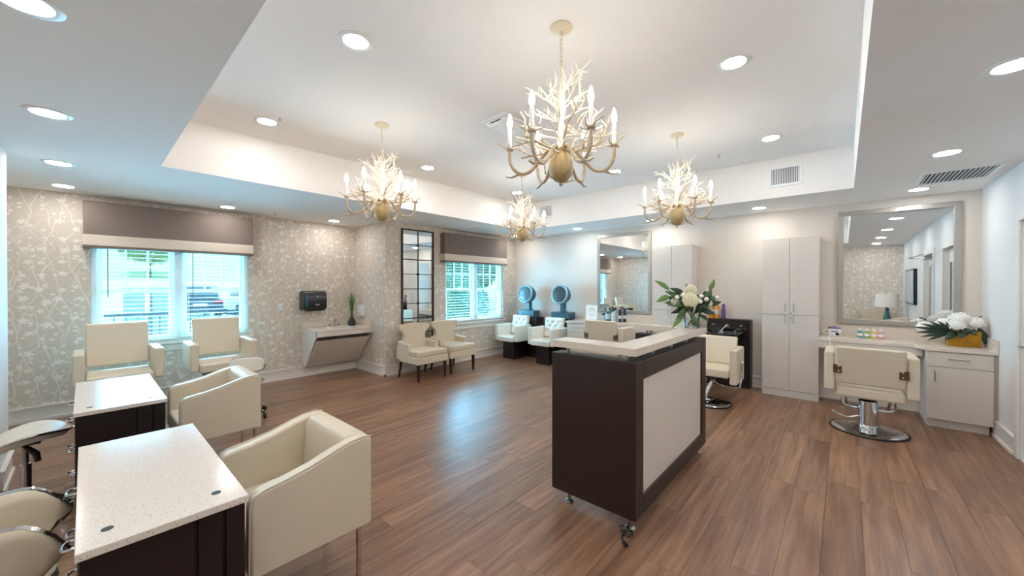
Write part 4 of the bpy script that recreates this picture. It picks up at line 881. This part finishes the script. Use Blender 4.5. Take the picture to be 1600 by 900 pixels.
for k in range(4): a = k*1.7; MB().tube([(.01*cos(a), .01*sin(a), .012), (.035*cos(a), .035*sin(a), .2+.02*k)], [.006, .009], 6).build('comb', 'bolster_black', e)

# ------------------------------------------------------------------ seating group behind the camera (seen in the right-hand mirror)
e = thing('side_table', 'small round dark side table under the teal lamp, seen in the right-hand mirror', 'table', (.80, .13, 0))
MB().lathe([(.001, .52), (.21, .52), (.215, .53), (.21, .545), (.001, .545)], seg=32).build('table_top', 'espresso', e, smooth=True)
MB().lathe([(.02, .03), (.018, .52)], seg=16).build('pedestal', 'espresso', e, smooth=True); MB().lathe([(.001, 0), (.15, 0), (.15, .015), (.02, .035), (.001, .035)], seg=28).build('foot', 'espresso', e, smooth=True)
e = thing('table_lamp', 'teal ceramic lamp with white drum shade, seen in the right-hand mirror', 'lamp', (.80, .13, .546))
MB().lathe([(.001, 0), (.095, 0), (.1, .01), (.085, .06), (.05, .25), (.035, .36), (.04, .40), (.015, .41), (.012, .46)], seg=28).build('lamp_base', 'teal_ceramic', e, smooth=True)
MB().lathe([(.225, .44), (.205, .76), (.202, .76), (.222, .44)], seg=36).build('lamp_shade', 'shade', e, smooth=True)
MB().tube([(0, 0, .46), (0, 0, .77)], .005, 6).tube([(-.2, 0, .74), (.2, 0, .74)], .003, 5).build('harp', 'brushed', e)
accent_chair((.58, -.42, 0), pi, 'pale accent chair behind the teal lamp, seen in the right-hand mirror')
tub_chair((.86, .67, 0), R(-90), 'beige tub chair beside the teal lamp, seen in the right-hand mirror')
e = thing('wall_picture', 'large pale picture in a deep black frame on the right wall, seen in the mirror', 'picture', (XR-.001, .95, 1.48))
MB().box(-.055, 0, -.72, .72, -.38, .38).build('frame', 'black', e, bevel=.003); MB().box(-.058, -.055, -.69, .69, -.35, .35).build('artwork', 'picture_art', e)

# ------------------------------------------------------------------ outside the windows
GZ = -.15
struct('ground', MB().box(-34.2, XR+.3, -30, 45, GZ-.2, GZ), 'asphalt')
struct('bounce_ground', MB().box(-16.5, -6.9, -12, 4.6, GZ, GZ+.02), 'concrete')  # unseen pale paving, added bright to bounce daylight up onto the soffit
struct('hillside', MB().prism([(-34.2, GZ), (-34.2, 1.5), (-40, 2.2), (-60, 6.8), (-110, 19), (-110, GZ)], 'y', -40, 60), 'lawn')
tag(MB().box(-34.2, -33.9, -30, 45, GZ, 1.84).build('retaining_wall', 'concrete'), 'long white retaining wall below the grassy slope outside', 'wall')
def railing(y0, y1, x, label):
    e = thing('railing', label, 'railing', (x, 0, GZ), 0)
    MB().box(-.025, .025, y0, y1, 1.13, 1.17).build('top_rail', 'rail_dark', e); MB().box(-.015, .015, y0, y1, .13, .16).build('bottom_rail', 'rail_dark', e)
    mm = None; n = int((y1-y0)/.14)
    for k in range(n+1):
        if mm is None: o = MB().box(-.009, .009, -.009, .009, .02, 1.13).build('baluster', 'rail_dark', e); mm = o.data
        else: o = bpy.data.objects.new('baluster', mm); C.objects.link(o); o.parent = e
        o.location = (0, y0+(y1-y0)*k/n, 0)
railing(-.8, 3.0, -9.2, 'dark metal railing with thin balusters outside the left window')
for y, w, lb in ((.93, .20, 'tall grey utility cabinet outside the left window, left one'), (1.45, .17, 'tall grey utility cabinet outside the left window, right one')):
    e = thing('utility_cabinet', lb, 'cabinet', (-15.2, y, GZ+.02), 0, 'utility cabinets outside'); MB().box(-.3, .3, -w, w, 0, 1.58).build('housing', 'utility_grey', e, bevel=.03); MB().box(.3, .31, -w+.05, w-.05, .15, 1.45).build('door', 'utility_grey', e, bevel=.004)
def car(loc, rz, label, paint):
    e = thing('parked_car', label, 'car', loc, rz, 'cars parked outside')      # rear faces +x
    MB().prism([(2.25, .35), (2.3, .6), (2.22, .98), (-.7, 1.02), (-2.1, .9), (-2.3, .6), (-2.25, .3)], 'y', -.92, .92).build('body', paint, e, bevel=.09, seg=3)
    MB().prism([(2.15, .96), (1.75, 1.58), (1.5, 1.66), (.1, 1.64), (-.75, 1.0)], 'y', -.78, .78).build('cabin', paint, e, bevel=.06, seg=3)
    MB().add([(2.185, -.66, 1.02), (2.185, .66, 1.02), (1.86, .6, 1.52), (1.86, -.6, 1.52)], [(0, 1, 2, 3)]).build('rear_window', 'car_glass', e, thick=.05)
    for s in (-1, 1):
        MB().prism([(1.75, 1.08), (1.5, 1.5), (.15, 1.5), (-.4, 1.08)], 'y', *sorted((s*.77, s*.80))).build('side_window', 'car_glass', e)
        MB().box(2.2, 2.29, *sorted((s*.55, s*.9)), .8, .95).build('tail_light', 'tail_red', e, bevel=.02)
        for xx in (-1.4, 1.4): MB().lathe([(.2, -.11), (.33, -.11), (.35, -.06), (.35, .06), (.33, .11), (.2, .11)], (xx, s*.84, .35), 24, Matrix.Rotation(R(90), 4, 'X')).build('wheel', 'rubber', e, smooth=True)
    MB().box(2.24, 2.33, -.85, .85, .38, .56).build('bumper', paint, e, bevel=.03); MB().box(2.28, 2.31, -.26, .26, .68, .80).build('number_plate', 'white_plastic', e)
car((-25.2, 3.62, GZ), R(0), 'dark blue-grey parked car seen from behind through the left window', 'car_paint')
car((-26.2, 6.35, GZ), R(4), 'white parked car right of the dark car outside the left window', 'car_white')
def foliage(n, rx, ry, rz, size, rg, shell=.55):
    vs, fs = [], []
    for k in range(n):
        while True:
            p = Vector((rg.uniform(-1, 1), rg.uniform(-1, 1), rg.uniform(-1, 1)))
            if shell*shell < p.length_squared < 1: break
        p = Vector((p.x*rx, p.y*ry, p.z*rz)); a = Vector((rg.gauss(0, 1), rg.gauss(0, 1), rg.gauss(0, 1))).normalized(); b_ = a.orthogonal().normalized(); s = size*rg.uniform(.6, 1.3); o = len(vs)
        vs += [p-a*s, p+b_*s*.45, p+a*s, p-b_*s*.45]; fs.append((o, o+1, o+2, o+3))
    return MB().add(vs, fs)
def shrub(loc, rx, ry, h, label, mt, cat='shrub', size=.05, n=3500, trunk=0, grp=None, name='leafy_shrub'):
    e = thing(name, label, cat, loc, 0, grp); rg = random.Random(int(abs(loc[0]*31+loc[1]*17)))
    fo = foliage(n, rx, ry, (h-trunk)/2, size, rg); fo.v = [(x, y, z+trunk+(h-trunk)/2) for x, y, z in fo.v]; fo.build('foliage', mt, e, kind='stuff')
    for k in range(1 if trunk else 4):
        a = k*1.6; MB().tube([(.06*cos(a), .06*sin(a), 0), (.1*cos(a), .1*sin(a), max(trunk, h*.3)), (rx*.35*cos(a), ry*.35*sin(a), h*.65)], [.06 if trunk else .02, .045 if trunk else .015, .012], 7).build('trunk' if trunk else 'stem', 'bark', e)
H2 = 'shrubs outside the second window'
for x, y, rx, h, lb in ((-7.9, 5.7, .62, 1.75, 'dense green shrub at the left edge of the second window'), (-8.4, 6.98, .66, 2.0, 'dense green shrub filling the left pane of the second window'), (-9.15, 8.3, .68, 1.85, 'dense green shrub behind the mullion of the second window'), (-8.0, 8.9, .42, .95, 'low green shrub beside the path outside the second window')):
    shrub((x, y, GZ), rx, rx, h, lb, 'hedge', n=4200, size=.045, grp=H2)
shrub((-13.5, 11.5, GZ), 2.2, 2.4, 5.2, 'tall leafy tree beyond the hedge outside the second window', 'hedge', 'tree', .16, 3800, 1.2, name='tree')
shrub((-11.2, 15.8, GZ), 1.6, 1.6, 4.2, 'smaller leafy tree at the right of the second window', 'hedge', 'tree', .13, 3000, 1.4, name='tree')
shrub((-39.5, 3.3, 2.15), 1.7, 1.9, 4.2, 'pale green tree on the grassy slope outside the left window', 'tree_leaf', 'tree', .17, 2600, 1.0, name='tree')
e = thing('outbuilding', 'pale stucco building corner beyond the path outside the second window', 'building', (-15.5, 20.4, GZ))
MB().box(-2.2, 2.2, -2, 2, 0, 2.9).build('wall', 'stucco', e); MB().box(-2.5, 2.5, -2.3, 2.3, 2.9, 3.1).build('roof', 'utility_grey', e); MB().box(-.5, .5, -2.05, -1.98, 1.0, 2.1).build('window', 'car_glass', e)
